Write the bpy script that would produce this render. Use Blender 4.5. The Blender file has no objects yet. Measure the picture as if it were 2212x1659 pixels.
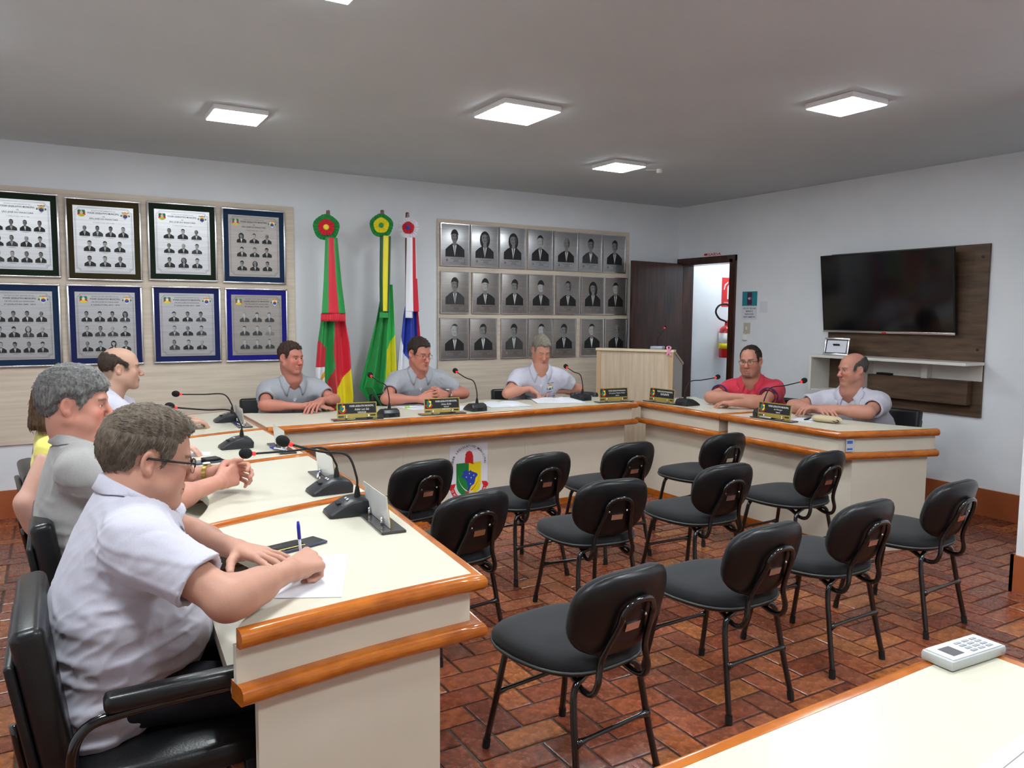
import bpy, bmesh, math, random
import numpy as np
from mathutils import Vector, Matrix, Quaternion
from mathutils.bvhtree import BVHTree

random.seed(7); np.random.seed(7)
SC = bpy.context.scene
COL = SC.collection
PI = math.pi

# ------------------------------------------------------------------ camera
def make_camera():
    f, yaw, pitch, roll = 1672.17, math.radians(30.545), math.radians(-5.143), math.radians(0.425)
    cy, sy = math.cos(yaw), math.sin(yaw)
    fw = Vector((sy*math.cos(pitch), cy*math.cos(pitch), math.sin(pitch)))
    r = Vector((cy, -sy, 0)); u = r.cross(fw)
    c, s = math.cos(roll), math.sin(roll)
    r2 = c*r + s*u; u2 = -s*r + c*u
    cam = bpy.data.cameras.new('camera')
    cam.sensor_width = 36.0; cam.lens = 36.0*f/2212.0
    cam.clip_start = 0.05; cam.clip_end = 60
    o = bpy.data.objects.new('camera', cam); COL.objects.link(o)
    M = Matrix((r2, u2, -fw)).transposed().to_4x4()
    M.translation = Vector((-6.0613, -6.6123, 1.5031))
    o.matrix_world = M
    SC.camera = o
make_camera()
CAM = (1672.17, math.radians(30.545), math.radians(-5.143))

# ------------------------------------------------------------------ world, exposure
w = bpy.data.worlds.new('world'); SC.world = w; w.use_nodes = True
w.node_tree.nodes['Background'].inputs[0].default_value = (0.75, 0.82, 0.9, 1)
w.node_tree.nodes['Background'].inputs[1].default_value = 0.3
SC.view_settings.view_transform = 'Standard'
SC.view_settings.look = 'None'
SC.view_settings.gamma = 1.0
SC.view_settings.use_curve_mapping = False
SC.view_settings.exposure = 0.92
LAMP_STRENGTH = 34.0
try:
    SC.cycles.use_denoising = True
    SC.cycles.max_bounces = 8
    SC.cycles.diffuse_bounces = 5
    SC.cycles.glossy_bounces = 4
    SC.cycles.transmission_bounces = 6
    SC.cycles.caustics_reflective = False
    SC.cycles.caustics_refractive = False
    SC.cycles.sample_clamp_indirect = 6.0
except Exception:
    pass

# ------------------------------------------------------------------ materials
MATS = {}
def _n(nt, t, **kw):
    n = nt.nodes.new(t)
    for k, v in kw.items():
        setattr(n, k, v)
    return n
def srgb(r, g, b):
    f = lambda c: c/12.92 if c <= 0.04045 else ((c+0.055)/1.055)**2.4
    return (f(r/255), f(g/255), f(b/255), 1.0)
def mat(name, col, rough=0.5, metal=0.0, spec=0.5, emit=None, estr=0.0, trans=0.0, ior=1.45, alpha=1.0,
        col2=None, nscale=(8, 8, 8), ndetail=4.0, nfac=(0.35, 0.65), bump=0.0, bscale=(40, 40, 40), sheen=0.0,
        coat=0.0, aniso=0.0, subsurf=0.0, attr=None, rvar=0.0, coord='Object', wave=None):
    if name in MATS: return MATS[name]
    m = bpy.data.materials.new(name); MATS[name] = m
    m.use_nodes = True; nt = m.node_tree
    b = nt.nodes['Principled BSDF']
    b.inputs['Base Color'].default_value = col
    b.inputs['Roughness'].default_value = rough
    b.inputs['Metallic'].default_value = metal
    b.inputs['Specular IOR Level'].default_value = spec
    b.inputs['IOR'].default_value = ior
    b.inputs['Transmission Weight'].default_value = trans
    b.inputs['Alpha'].default_value = alpha
    if sheen: b.inputs['Sheen Weight'].default_value = sheen
    if coat:
        b.inputs['Coat Weight'].default_value = coat; b.inputs['Coat Roughness'].default_value = 0.08
    if aniso: b.inputs['Anisotropic'].default_value = aniso
    if subsurf:
        b.inputs['Subsurface Weight'].default_value = subsurf
        b.inputs['Subsurface Radius'].default_value = (0.010, 0.004, 0.002)
        b.inputs['Subsurface Scale'].default_value = 0.6
    if emit is not None:
        b.inputs['Emission Color'].default_value = emit
        b.inputs['Emission Strength'].default_value = estr
    tc = None
    def coords(sc):
        nonlocal tc
        if tc is None: tc = _n(nt, 'ShaderNodeTexCoord')
        mp = _n(nt, 'ShaderNodeMapping'); mp.inputs['Scale'].default_value = sc
        nt.links.new(tc.outputs[coord], mp.inputs['Vector'])
        return mp.outputs['Vector']
    colout = None
    if attr:
        a = _n(nt, 'ShaderNodeAttribute'); a.attribute_name = attr
        colout = a.outputs['Color']
    if col2 is not None:
        tex = _n(nt, 'ShaderNodeTexNoise'); tex.inputs['Detail'].default_value = ndetail
        tex.inputs['Scale'].default_value = 1.0; tex.inputs['Roughness'].default_value = 0.6
        nt.links.new(coords(nscale), tex.inputs['Vector'])
        ramp = _n(nt, 'ShaderNodeValToRGB')
        ramp.color_ramp.elements[0].position = nfac[0]; ramp.color_ramp.elements[1].position = nfac[1]
        ramp.color_ramp.elements[0].color = col; ramp.color_ramp.elements[1].color = col2
        nt.links.new(tex.outputs['Fac'], ramp.inputs['Fac'])
        if colout is not None:
            mx = _n(nt, 'ShaderNodeMix', data_type='RGBA', blend_type='MULTIPLY')
            mx.inputs[0].default_value = 1.0
            nt.links.new(colout, mx.inputs[6]); nt.links.new(ramp.outputs['Color'], mx.inputs[7])
            colout = mx.outputs[2]
        else:
            colout = ramp.outputs['Color']
    if colout is not None:
        nt.links.new(colout, b.inputs['Base Color'])
    if bump:
        t2 = _n(nt, 'ShaderNodeTexNoise'); t2.inputs['Detail'].default_value = 3.0
        t2.inputs['Scale'].default_value = 1.0
        nt.links.new(coords(bscale), t2.inputs['Vector'])
        bp = _n(nt, 'ShaderNodeBump'); bp.inputs['Strength'].default_value = bump; bp.inputs['Distance'].default_value = 0.004
        nt.links.new(t2.outputs['Fac'], bp.inputs['Height']); nt.links.new(bp.outputs['Normal'], b.inputs['Normal'])
        if rvar:
            mr = _n(nt, 'ShaderNodeMapRange')
            mr.inputs['To Min'].default_value = max(0.02, rough-rvar); mr.inputs['To Max'].default_value = rough+rvar
            nt.links.new(t2.outputs['Fac'], mr.inputs['Value']); nt.links.new(mr.outputs['Result'], b.inputs['Roughness'])
    return m

# ------------------------------------------------------------------ mesh helpers
class MB:
    """collects geometry of one mesh"""
    def __init__(s): s.v = []; s.f = []; s.m = []
    def add(s, v, f, mi=0, M=None):
        n = len(s.v)
        if M is not None: v = [tuple(M @ Vector(p)) for p in v]
        s.v += [tuple(p) for p in v]; s.f += [tuple(i+n for i in q) for q in f]; s.m += [mi]*len(f)
        return s
    def box(s, x0, x1, y0, y1, z0, z1, mi=0, M=None):
        v = [(x0,y0,z0),(x1,y0,z0),(x1,y1,z0),(x0,y1,z0),(x0,y0,z1),(x1,y0,z1),(x1,y1,z1),(x0,y1,z1)]
        return s.add(v, [(0,3,2,1),(4,5,6,7),(0,1,5,4),(1,2,6,5),(2,3,7,6),(3,0,4,7)], mi, M)
    def rbox(s, x0, x1, y0, y1, z0, z1, r=0.005, mi=0, M=None, seg=2):
        """box with rounded vertical and horizontal edges: stack of rounded rectangles"""
        r = min(r, (x1-x0)/2-1e-5, (y1-y0)/2-1e-5, (z1-z0)/2-1e-5)
        lev = []
        for k in range(seg+1):
            a = PI/2*k/seg
            lev.append((z0 + r - r*math.cos(a), r - r*math.sin(a)))
        lev = lev + [(z1 - (z - z0), i) for z, i in reversed(lev)]
        rings = []
        for z, ins in lev:
            ring = []
            rr = max(r-ins, 1e-5) if ins < r else 1e-5
            for cx, cy, a0 in ((x1-r, y1-r, 0), (x0+r, y1-r, PI/2), (x0+r, y0+r, PI), (x1-r, y0+r, 1.5*PI)):
                for k in range(seg+1):
                    a = a0 + PI/2*k/seg
                    ring.append((cx + (r-ins)*math.cos(a), cy + (r-ins)*math.sin(a), z))
            rings.append(ring)
        return s.loft(rings, True, True, True, mi, M)
    def loft(s, rings, closed=True, cap0=True, cap1=True, mi=0, M=None):
        n = len(rings[0]); v = [p for r in rings for p in r]; f = []
        for i in range(len(rings)-1):
            for j in range(n if closed else n-1):
                k = (j+1) % n
                f.append((i*n+j, i*n+k, (i+1)*n+k, (i+1)*n+j))
        if cap0: f.append(tuple(reversed(range(n))))
        if cap1: f.append(tuple(range((len(rings)-1)*n, len(rings)*n)))
        return s.add(v, f, mi, M)
    def tube(s, path, r, seg=8, mi=0, M=None, cap=True, flat=None):
        P = [Vector(p) for p in path]; n = len(P)
        R = r if isinstance(r, (list, tuple)) else [r]*n
        T = []
        for i in range(n):
            a = P[max(0, i-1)]; b = P[min(n-1, i+1)]
            d = b-a; T.append(d.normalized() if d.length > 1e-9 else Vector((0,0,1)))
        up = Vector((0,0,1)) if abs(T[0].z) < 0.9 else Vector((1,0,0))
        X = T[0].cross(up).normalized(); rings = []
        for i in range(n):
            X = (X - T[i]*X.dot(T[i]));  X = X.normalized() if X.length > 1e-6 else T[i].orthogonal().normalized()
            Y = T[i].cross(X)
            fl = 1.0 if flat is None else flat
            rings.append([tuple(P[i] + X*(R[i]*math.cos(2*PI*k/seg)) + Y*(R[i]*fl*math.sin(2*PI*k/seg))) for k in range(seg)])
        return s.loft(rings, True, cap, cap, mi, M)
    def lathe(s, prof, seg=20, mi=0, M=None):
        rings = [[(r*math.cos(2*PI*k/seg), r*math.sin(2*PI*k/seg), z) for k in range(seg)] for r, z in prof]
        return s.loft(rings, True, prof[0][0] > 1e-6, prof[-1][0] > 1e-6, mi, M)
    def prism(s, pts, z0, z1, mi=0, M=None):
        n = len(pts)
        return s.loft([[(x,y,z0) for x,y in pts], [(x,y,z1) for x,y in pts]], True, True, True, mi, M)
    def poly(s, pts, mi=0, M=None): return s.add(pts, [tuple(range(len(pts)))], mi, M)
    def sphere(s, c, r, seg=14, rings=8, mi=0, M=None):
        rx, ry, rz = r if isinstance(r, (tuple, list)) else (r, r, r)
        R = []
        for i in range(rings+1):
            a = PI*i/rings; q = max(math.sin(a), 1e-4)
            R.append([(c[0]+rx*q*math.cos(2*PI*k/seg), c[1]+ry*q*math.sin(2*PI*k/seg), c[2]-rz*math.cos(a)) for k in range(seg)])
        return s.loft(R, True, True, True, mi, M)
    def build(s, name, mats, parent=None, smooth=False, loc=None, rot=None, angle=None):
        me = bpy.data.meshes.new(name); me.from_pydata(s.v, [], s.f)
        for m in (mats if isinstance(mats, (list, tuple)) else [mats]): me.materials.append(m)
        if any(s.m): me.polygons.foreach_set('material_index', s.m)
        bm = bmesh.new(); bm.from_mesh(me); bmesh.ops.recalc_face_normals(bm, faces=bm.faces[:]); bm.to_mesh(me); bm.free()
        if smooth:
            me.polygons.foreach_set('use_smooth', [True]*len(me.polygons))
            if angle is not None:
                try: me.set_sharp_from_angle(angle=math.radians(angle))
                except Exception: pass
        return link(name, me, parent, loc, rot)
def link(name, me, parent=None, loc=None, rot=None):
    o = bpy.data.objects.new(name, me); COL.objects.link(o)
    if parent is not None: o.parent = parent
    if loc is not None: o.location = loc
    if rot is not None: o.rotation_euler = rot
    return o
def tag(o, label, cat, group=None, kind=None):
    if label: o['label'] = label
    if cat: o['category'] = cat
    if group: o['group'] = group
    if kind: o['kind'] = kind
    return o
def struct(o, label=None):
    o['kind'] = 'structure'
    if label: o['label'] = label
    return o
def thing(name, label, cat, loc=(0,0,0), rz=0.0, group=None, rot=None):
    o = bpy.data.objects.new(name, None); COL.objects.link(o); o.empty_display_size = 0.1
    o.location = loc; o.rotation_euler = rot if rot is not None else (0,0,rz)
    return tag(o, label, cat, group)
def copy_tree(o, loc=None, rz=None, label=None, parent=None):
    c = o.copy(); COL.objects.link(c)
    if parent is not None: c.parent = parent
    if loc is not None: c.location = loc
    if rz is not None: c.rotation_euler = (0,0,rz)
    if label: c['label'] = label
    for ch in KIDS.get(o.name, [x for x in o.children]):
        copy_tree(ch, parent=c)
    return c
KIDS = {}
def bez(p0, p1, p2, p3, n=8):
    out = []
    for i in range(n+1):
        t = i/n; q = 1-t
        out.append(tuple(q**3*a + 3*q*q*t*b + 3*q*t*t*c + t**3*d for a, b, c, d in zip(p0, p1, p2, p3)))
    return out
def smooth_path(pts, n=6):
    """Catmull-Rom through pts"""
    P = [Vector(p) for p in pts]; out = []
    for i in range(len(P)-1):
        a = P[max(i-1,0)]; b = P[i]; c = P[i+1]; d = P[min(i+2, len(P)-1)]
        for k in range(n):
            t = k/n
            out.append(tuple(0.5*((2*b) + (c-a)*t + (2*a-5*b+4*c-d)*t*t + (3*b-a-3*c+d)*t**3)))
    out.append(tuple(P[-1])); return out
TXT = {}
def text_mesh(body, bold=0.0, shear=0.0):
    key = (body, bold, shear)
    if key in TXT: return TXT[key]
    cu = bpy.data.curves.new('lettering', 'FONT'); cu.body = body; cu.size = 1.0
    cu.align_x = 'CENTER'; cu.align_y = 'CENTER'; cu.offset = bold; cu.shear = shear; cu.resolution_u = 3
    o = bpy.data.objects.new('lettering', cu)
    me = bpy.data.meshes.new_from_object(o)
    co = np.zeros(len(me.vertices)*3); me.vertices.foreach_get('co', co); co = co.reshape(-1,3)
    bpy.data.objects.remove(o); bpy.data.curves.remove(cu)
    fs = [tuple(p.vertices) for p in me.polygons]
    bpy.data.meshes.remove(me)
    if len(co):
        lo, hi = co.min(0), co.max(0); co = co - (lo+hi)/2
    TXT[key] = (co, fs, (hi-lo) if len(co) else np.ones(3))
    return TXT[key]
def add_text(mb, body, M, width=None, height=None, mi=0, bold=0.0, shear=0.0):
    """flat lettering in the local xy plane of M, fitted into width/height"""
    co, fs, size = text_mesh(body, bold, shear)
    sx = sy = 1.0
    if width: sx = width/size[0]
    if height: sy = height/size[1]
    if not width: sx = sy
    if not height: sy = sx
    mb.add([(p[0]*sx, p[1]*sy, 0) for p in co], fs, mi, M)
def frame(o, x, y, z=None):
    """matrix with the given x and y axes (z = x cross y)"""
    x = Vector(x).normalized(); y = Vector(y); y = (y - x*y.dot(x)).normalized(); z = x.cross(y)
    M = Matrix((x, y, z)).transposed().to_4x4(); M.translation = Vector(o); return M
BACKW = lambda x, z, y=-0.05: frame((x, y, z), (1,0,0), (0,0,1))      # face on the back wall, seen from the room
RIGHTW = lambda y, z, x=-0.05: frame((x, y, z), (0,-1,0), (0,0,1))    # face on the right wall
# ================================================================== STRUCTURE
M_WALL = mat('wall_paint', srgb(238,241,245), 0.75, col2=srgb(231,235,240), nscale=(1.5,1.5,1.5), bump=0.12, bscale=(90,90,90))
M_CEIL = mat('ceiling_paint', srgb(206,212,216), 0.85, col2=srgb(200,207,211), nscale=(1.2,1.2,1.2), bump=0.05, bscale=(60,60,60))
M_BASEB = mat('skirting_paint', srgb(176,98,58), 0.45, col2=srgb(164,88,50), nscale=(3,3,3))
M_MORTAR = mat('mortar', srgb(74,54,46), 0.35, col2=srgb(52,38,34), nscale=(25,25,25), bump=0.4, bscale=(120,120,120))
M_DKWOOD = mat('dark_door_wood', srgb(76,38,22), 0.38, col2=srgb(40,20,12), nscale=(26,26,2.2), ndetail=6, bump=0.1, bscale=(60,60,4), coat=0.25)
M_BOARD = mat('oak_board', srgb(228,214,196), 0.5, col2=srgb(204,188,168), nscale=(1.6,1.6,34), ndetail=6, nfac=(0.3,0.7), bump=0.06, bscale=(6,6,180))
M_BOARDV = mat('oak_board_upright', srgb(222,203,178), 0.5, col2=srgb(198,176,150), nscale=(34,34,1.6), ndetail=6, nfac=(0.3,0.7))
M_WHITEPL = mat('white_plastic', srgb(235,235,232), 0.4)
M_BEIGEPL = mat('beige_plastic', srgb(196,190,172), 0.45)

ROOM = dict(x0=-7.7, x1=0.0, y0=-8.6, y1=0.0, h=2.7)
# ---- floor with separate herringbone bricks
def brick_mat():
    m = mat('glazed_brick', srgb(150,72,40), 0.26, attr='tone', col2=srgb(255,255,255), nscale=(30,30,30), ndetail=7, nfac=(0.34,0.66),
            bump=0.35, bscale=(55,55,55), rvar=0.10)
    nt = m.node_tree
    for n in nt.nodes:
        if n.bl_idname == 'ShaderNodeValToRGB': n.color_ramp.elements[0].color = (0.36,0.33,0.31,1)
    return m
M_BRICK = brick_mat()
floor_o = struct(MB().box(ROOM['x0'], 2.4, ROOM['y0'], 1.6, -0.08, -0.006).build('floor', M_MORTAR), 'glazed red brick floor laid in herringbone')
def bricks():
    m = 0.1225; ox, oy = -4.76, -4.42
    tones = [srgb(176,100,60), srgb(162,86,52), srgb(146,74,48), srgb(186,112,66), srgb(136,72,50), srgb(168,92,60), srgb(128,66,46), srgb(154,88,64),
             srgb(174,102,68), srgb(142,80,56), srgb(180,106,58), srgb(150,76,46)]
    def brick_geo(hx, hy, jit):
        g = 0.0055; c = 0.004
        a, b = hx-g, hy-g
        lo = [(-a,-b),(a,-b),(a,b),(-a,b)]; up = [(-a+c,-b+c),(a-c,-b+c),(a-c,b-c),(-a+c,b-c)]
        v = [(x,y,-0.012) for x,y in lo] + [(x,y,-0.0035) for x,y in lo] + [(x,y,jit[i]) for i,(x,y) in enumerate(up)]
        f = [(8,9,10,11)]
        for r in (0, 4):
            for i in range(4): f.append((r+i, r+(i+1)%4, r+4+(i+1)%4, r+4+i))
        return v, f
    meshes = {}
    rnd = random.Random(3)
    for ori in (0, 1):
        for k, t in enumerate(tones):
            jit = [rnd.uniform(-0.0016, 0.0) for _ in range(4)]
            v, f = brick_geo(m, m/2, jit) if ori == 0 else brick_geo(m/2, m, jit)
            me = bpy.data.meshes.new('brick'); me.from_pydata(v, [], f); me.materials.append(M_BRICK)
            at = me.attributes.new('tone', 'FLOAT_COLOR', 'POINT'); at.data.foreach_set('color', list(t)*len(v))
            meshes[(ori, k)] = (me, v, f, t)
    spots = []
    nx0 = int(math.floor((ROOM['x0']-ox)/m))-1; nx1 = int(math.ceil((0.0-ox)/m))
    ny0 = int(math.floor((ROOM['y0']-oy)/m))-1; ny1 = int(math.ceil((0.0-oy)/m))
    for a in range(nx0, nx1+1):
        for b in range(ny0, ny1+1):
            k = (a-b) % 4
            if k == 0: c = (ox+(a+1)*m, oy+(b+0.5)*m, 0)
            elif k == 3: c = (ox+(a+0.5)*m, oy+(b+1)*m, 1)
            else: continue
            if c[0] < ROOM['x0']-m or c[0] > 0.02 or c[1] < ROOM['y0'] or c[1] > 0.02: continue
            spots.append(c)
    # the ones that show largest: in the frame, not below a table, near the viewer
    f, yaw, pit = CAM; C = Vector((-6.0613,-6.6123,1.5031))
    fw = Vector((math.sin(yaw)*math.cos(pit), math.cos(yaw)*math.cos(pit), math.sin(pit))); r = Vector((math.cos(yaw), -math.sin(yaw), 0)); u = r.cross(fw)
    def shown(c):
        d = Vector((c[0], c[1], 0)) - C; z = d.dot(fw)
        if z < 0.3: return None
        px = 1106 + f*d.dot(r)/z; py = 829.5 - f*d.dot(u)/z
        if not (-10 < px < 2222 and 0 < py < 1670): return None
        if -5.75 < c[0] < -5.1 and c[1] > -4.8: return None
        if c[1] > -1.6 and -5 < c[0] < -1.7: return None
        if c[0] > -1.75 and c[1] > -3.6 and c[0] < -1.2: return None
        if px < 980 and py > 1380 and px > 540: return None
        if px > 1380 and py > 1659 - (px-1380)*0.405: return None
        if px < 540 and px > 130 and py > 1200: return None
        return d.length
    vis = sorted([(shown(c), i) for i, c in enumerate(spots) if shown(c) is not None])
    near = set(i for _, i in vis[:300])
    rest = MB(); cols = []
    for i, (x, y, ori) in enumerate(spots):
        k = rnd.randrange(len(tones)); me, v, fc, t = meshes[(ori, k)]
        if i in near:
            o = link('brick', me, floor_o, loc=(x, y, 0))
        else:
            rest.add([(p[0]+x, p[1]+y, p[2]) for p in v], fc); cols += list(t)*len(v)
    o = rest.build('brick_field', M_BRICK, floor_o); o['kind'] = 'stuff'
    at = o.data.attributes.new('tone', 'FLOAT_COLOR', 'POINT'); at.data.foreach_set('color', cols)
bricks()

# ---- walls
H = ROOM['h']
struct(MB().box(ROOM['x0']-0.15, 2.4, 0.0, 0.15, -0.08, H+0.1).build('wall_back', M_WALL), 'white painted back wall behind the flags')
wr = MB()
DY0, DY1, DZ = -0.83, -0.03, 2.09        # door opening in the right wall
wr.box(0.0, 0.15, -4.6, DY0, -0.08, H+0.1); wr.box(0.0, 0.15, DY0, DY1, DZ, H+0.1); wr.box(0.0, 0.15, DY1, 0.0, -0.08, H+0.1)
struct(wr.build('wall_right', M_WALL), 'white painted wall with the doorway and television')
struct(MB().box(-1.55, 0.15, ROOM['y0']-0.15, -4.44, -0.08, H+0.1).build('wall_right_near', M_WALL), 'white wall corner at the right edge')
struct(MB().box(ROOM['x0']-0.15, ROOM['x0'], ROOM['y0']-0.15, 0.0, -0.08, H+0.1).build('wall_left', M_WALL), 'white side wall behind the left table row')
struct(MB().box(ROOM['x0']-0.15, 0.15, ROOM['y0']-0.15, ROOM['y0'], -0.08, H+0.1).build('wall_front', M_WALL), 'white wall behind the viewer')
struct(MB().box(ROOM['x0']-0.15, 2.4, ROOM['y0']-0.15, 1.75, H, H+0.1).build('ceiling', M_CEIL), 'smooth grey white ceiling')
# corridor beyond the door
struct(MB().box(1.22, 1.37, -2.4, 1.75, -0.08, H).build('wall_corridor', M_WALL), 'white corridor wall seen through the doorway')
struct(MB().box(0.15, 1.22, 1.6, 1.75, -0.08, H).build('wall_corridor_end', M_WALL), 'end wall of the corridor')
struct(MB().box(0.15, 1.22, -2.4, -2.25, -0.08, H).build('wall_corridor_near', M_WALL), 'near end wall of the corridor')
# ---- skirting
bh = 0.205
struct(MB().box(ROOM['x0'], 0.0, -0.018, 0.0, -0.004, bh).build('baseboard_back', M_BASEB), 'brown painted skirting on the back wall')
b = MB(); b.box(-0.018, 0.0, -4.44, DY0-0.06, -0.004, bh)
struct(b.build('baseboard_right', M_BASEB), 'brown painted skirting under the television')
b = MB(); b.box(-1.568, -1.55, ROOM['y0'], -4.422, -0.004, bh); b.box(-1.568, 0.0, -4.44, -4.422, -0.004, bh)
struct(b.build('baseboard_right_near', M_BASEB), 'brown painted skirting on the near wall corner')
struct(MB().box(ROOM['x0'], ROOM['x0']+0.018, ROOM['y0'], 0.0, -0.004, bh).build('baseboard_left', M_BASEB), 'brown painted skirting on the side wall')

# ---- door
d = bpy.data.objects.new('door_1', None); COL.objects.link(d); struct(d, 'dark brown wooden door standing open beside the portrait board')
d.location = (0.0, DY1-0.06, 0.0); d.rotation_euler = (0, 0, PI + math.radians(7.5))
lf = MB().rbox(0.02, 0.82, -0.035, 0.0, 0.01, 2.075, 0.003).build('door_leaf', M_DKWOOD, d)
hb = MB(); 
for s in (0.006, -0.041):
    hb.tube([(0.76, s, 1.02), (0.76, s+math.copysign(0.04, s), 1.02), (0.66, s+math.copysign(0.045, s), 1.02)], 0.008, 8)
hb.build('door_handle', mat('brass', srgb(190,160,90), 0.3, 0.9), d, True)
fr = bpy.data.objects.new('trim_1', None); COL.objects.link(fr); struct(fr, 'dark brown wooden door frame in the right wall')
for nm, bx in (('jamb', (-0.03, 0.17, DY0, DY0+0.035, -0.004, DZ)), ('jamb', (-0.03, 0.17, DY1-0.035, DY1, -0.004, DZ)), ('head', (-0.03, 0.17, DY0, DY1, DZ-0.035, DZ)),
               ('casing', (-0.028, -0.001, DY0-0.04, DY0+0.02, -0.004, DZ+0.04)), ('casing', (-0.028, -0.001, DY1-0.02, DY1+0.02, -0.004, DZ+0.04)), ('casing', (-0.0275, -0.0005, DY0-0.04, DY1+0.02, DZ-0.02, DZ+0.0405))):
    MB().box(*bx).build(nm, M_DKWOOD, fr)
# threshold side wall of the corridor near the hinge (the white reveal)
# ---- ceiling LED panels
M_LED = mat('led_diffuser', (1,1,1,1), 0.5, emit=(0.90,0.97,1.0,1), estr=LAMP_STRENGTH)
M_LEDH = mat('led_housing', srgb(240,240,240), 0.4)
def led(x, y, s, label, rz=0.0, h=H):
    t = thing('ceiling_light', label, 'ceiling light', (x, y, h), rz, 'square ceiling light panels')
    MB().rbox(-s/2, s/2, -s/2, s/2, -0.032, -0.0005, 0.006).build('housing', M_LEDH, t)
    e = s/2-0.008
    MB().box(-e, e, -e, e, -0.0345, -0.0325).build('diffuser', M_LED, t)
    return t
led(-5.07, -1.65, 0.31, 'small glowing square ceiling panel above the plaque board')
led(-3.68, -2.61, 0.38, 'largest glowing ceiling panel, in the middle of the room')
led(-2.21, -3.73, 0.31, 'glowing ceiling panel nearest the right wall')
led(-2.15, -1.63, 0.31, 'glowing ceiling panel nearest the far corner')
led(-5.24, -3.85, 0.38, 'glowing ceiling panel cut off by the top of the picture')
led(-3.60, -5.40, 0.40, 'ceiling panel out of view above the audience chairs')
led(-6.55, -2.55, 0.40, 'ceiling panel out of view above the left table row')
led(-6.40, -5.10, 0.40, 'ceiling panel out of view at the left near side')
led(-5.00, -6.60, 0.40, 'ceiling panel out of view above the near table')
led(-2.60, -6.40, 0.40, 'ceiling panel out of view at the right near side')
led(0.66, -0.45, 0.30, 'unseen ceiling panel added to light the corridor behind the door')  # lamp added out of view to brighten the corridor
ds = thing('detector', 'tiny white fitting on the ceiling beside the far light panel', 'detector', (-1.72, -1.62, H))
MB().lathe([(0.0,-0.03),(0.02,-0.03),(0.026,-0.02),(0.026,0.0)], 14).build('body', M_WHITEPL, ds, True, angle=40)
MB().tube([(0,0,-0.005),(-0.12,0.03,-0.012)], 0.004, 6).build('wire', M_WHITEPL, ds)

# ---- boards on the back wall
o = MB().rbox(-7.2, -4.305, -0.022, -0.002, 0.535, 2.381, 0.002).build('wall_board', M_BOARD)
tag(o, 'wide beige wood-grain board carrying the eight framed plaques', 'wall board')
o = MB().rbox(-2.98, -0.728, -0.022, -0.002, 0.535, 2.38, 0.002).build('wall_board', M_BOARD)
tag(o, 'beige wood-grain board carrying the rows of single portraits', 'wall board')
# ================================================================== TABLES
M_LAM = mat('cream_laminate', srgb(206,201,184), 0.30, spec=0.45, col2=srgb(201,196,178), nscale=(2,2,2))
M_LAMP = mat('cream_panel', srgb(218,212,196), 0.42, spec=0.4, col2=srgb(213,207,190), nscale=(2,2,2))
M_OAK = mat('honey_wood', srgb(196,112,34), 0.22, spec=0.5, col2=srgb(150,74,18), nscale=(9,9,30), ndetail=6, nfac=(0.32,0.72), coat=0.5)
M_SEAM = mat('seam', srgb(120,110,98), 0.7)
TZ = 0.79; TRH = 0.045; LZ = 0.655
def seg_normals(P, closed=False):
    out = []
    n = len(P)
    for i in range(n):
        a = Vector(P[i-1]) if (i > 0 or closed) else None
        b = Vector(P[i]); c = Vector(P[(i+1) % n]) if (i < n-1 or closed) else None
        ns = []
        for u, v in ((a, b), (b, c)):
            if u is None or v is None: continue
            d = (v-u).normalized(); ns.append(Vector((d.y, -d.x)))
        if len(ns) == 2:
            m = (ns[0]+ns[1]); m = m.normalized() if m.length > 1e-6 else ns[0]
            k = 1.0/max(0.35, m.dot(ns[0])); out.append(m*k)
        else: out.append(ns[0])
    return out
def offset(P, d):
    """offset a polyline to its right by d (outside of a counter-clockwise outline)"""
    N = seg_normals(P); return [(p[0]+n.x*d, p[1]+n.y*d) for p, n in zip(P, N)]
def sweep_trim(mb, P, ztop, h, w=0.036, mi=0):
    prof = [(-w, 0.0)] + [(-0.019 + 0.019*math.sin(a), -h/2 + h/2*math.cos(a)) for a in [PI*k/8 for k in range(9)]] + [(-w, -h)]
    N = seg_normals(P); rings = []
    for p, n in zip(P, N):
        rings.append([(p[0]+n.x*u, p[1]+n.y*u, ztop+v) for u, v in prof])
    mb.loft(rings, True, True, True, mi)
def wall_strip(mb, P, z0, z1, th=0.018, mi=0):
    Q = offset(P, -th)
    n = len(P)
    v = [(x,y,z0) for x,y in P]+[(x,y,z1) for x,y in P]+[(x,y,z0) for x,y in Q]+[(x,y,z1) for x,y in Q]
    f = []
    for i in range(n-1):
        f += [(i,i+1,n+i+1,n+i), (2*n+i,3*n+i,3*n+i+1,2*n+i+1), (n+i,n+i+1,3*n+i+1,3*n+i), (i,2*n+i,2*n+i+1,i+1)]
    f += [(0,n,3*n,2*n), (n-1,3*n-1,4*n-1,2*n-1)]
    mb.add(v, f, mi)
def curve2(a, b, bow, n=8):
    """points from a to b bowed sideways by bow at the middle"""
    a = Vector(a); b = Vector(b); d = b-a; nrm = Vector((d.y, -d.x)).normalized()
    return [tuple(a + d*(i/n) + nrm*(bow*math.sin(PI*i/n))) for i in range(n+1)]
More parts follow.
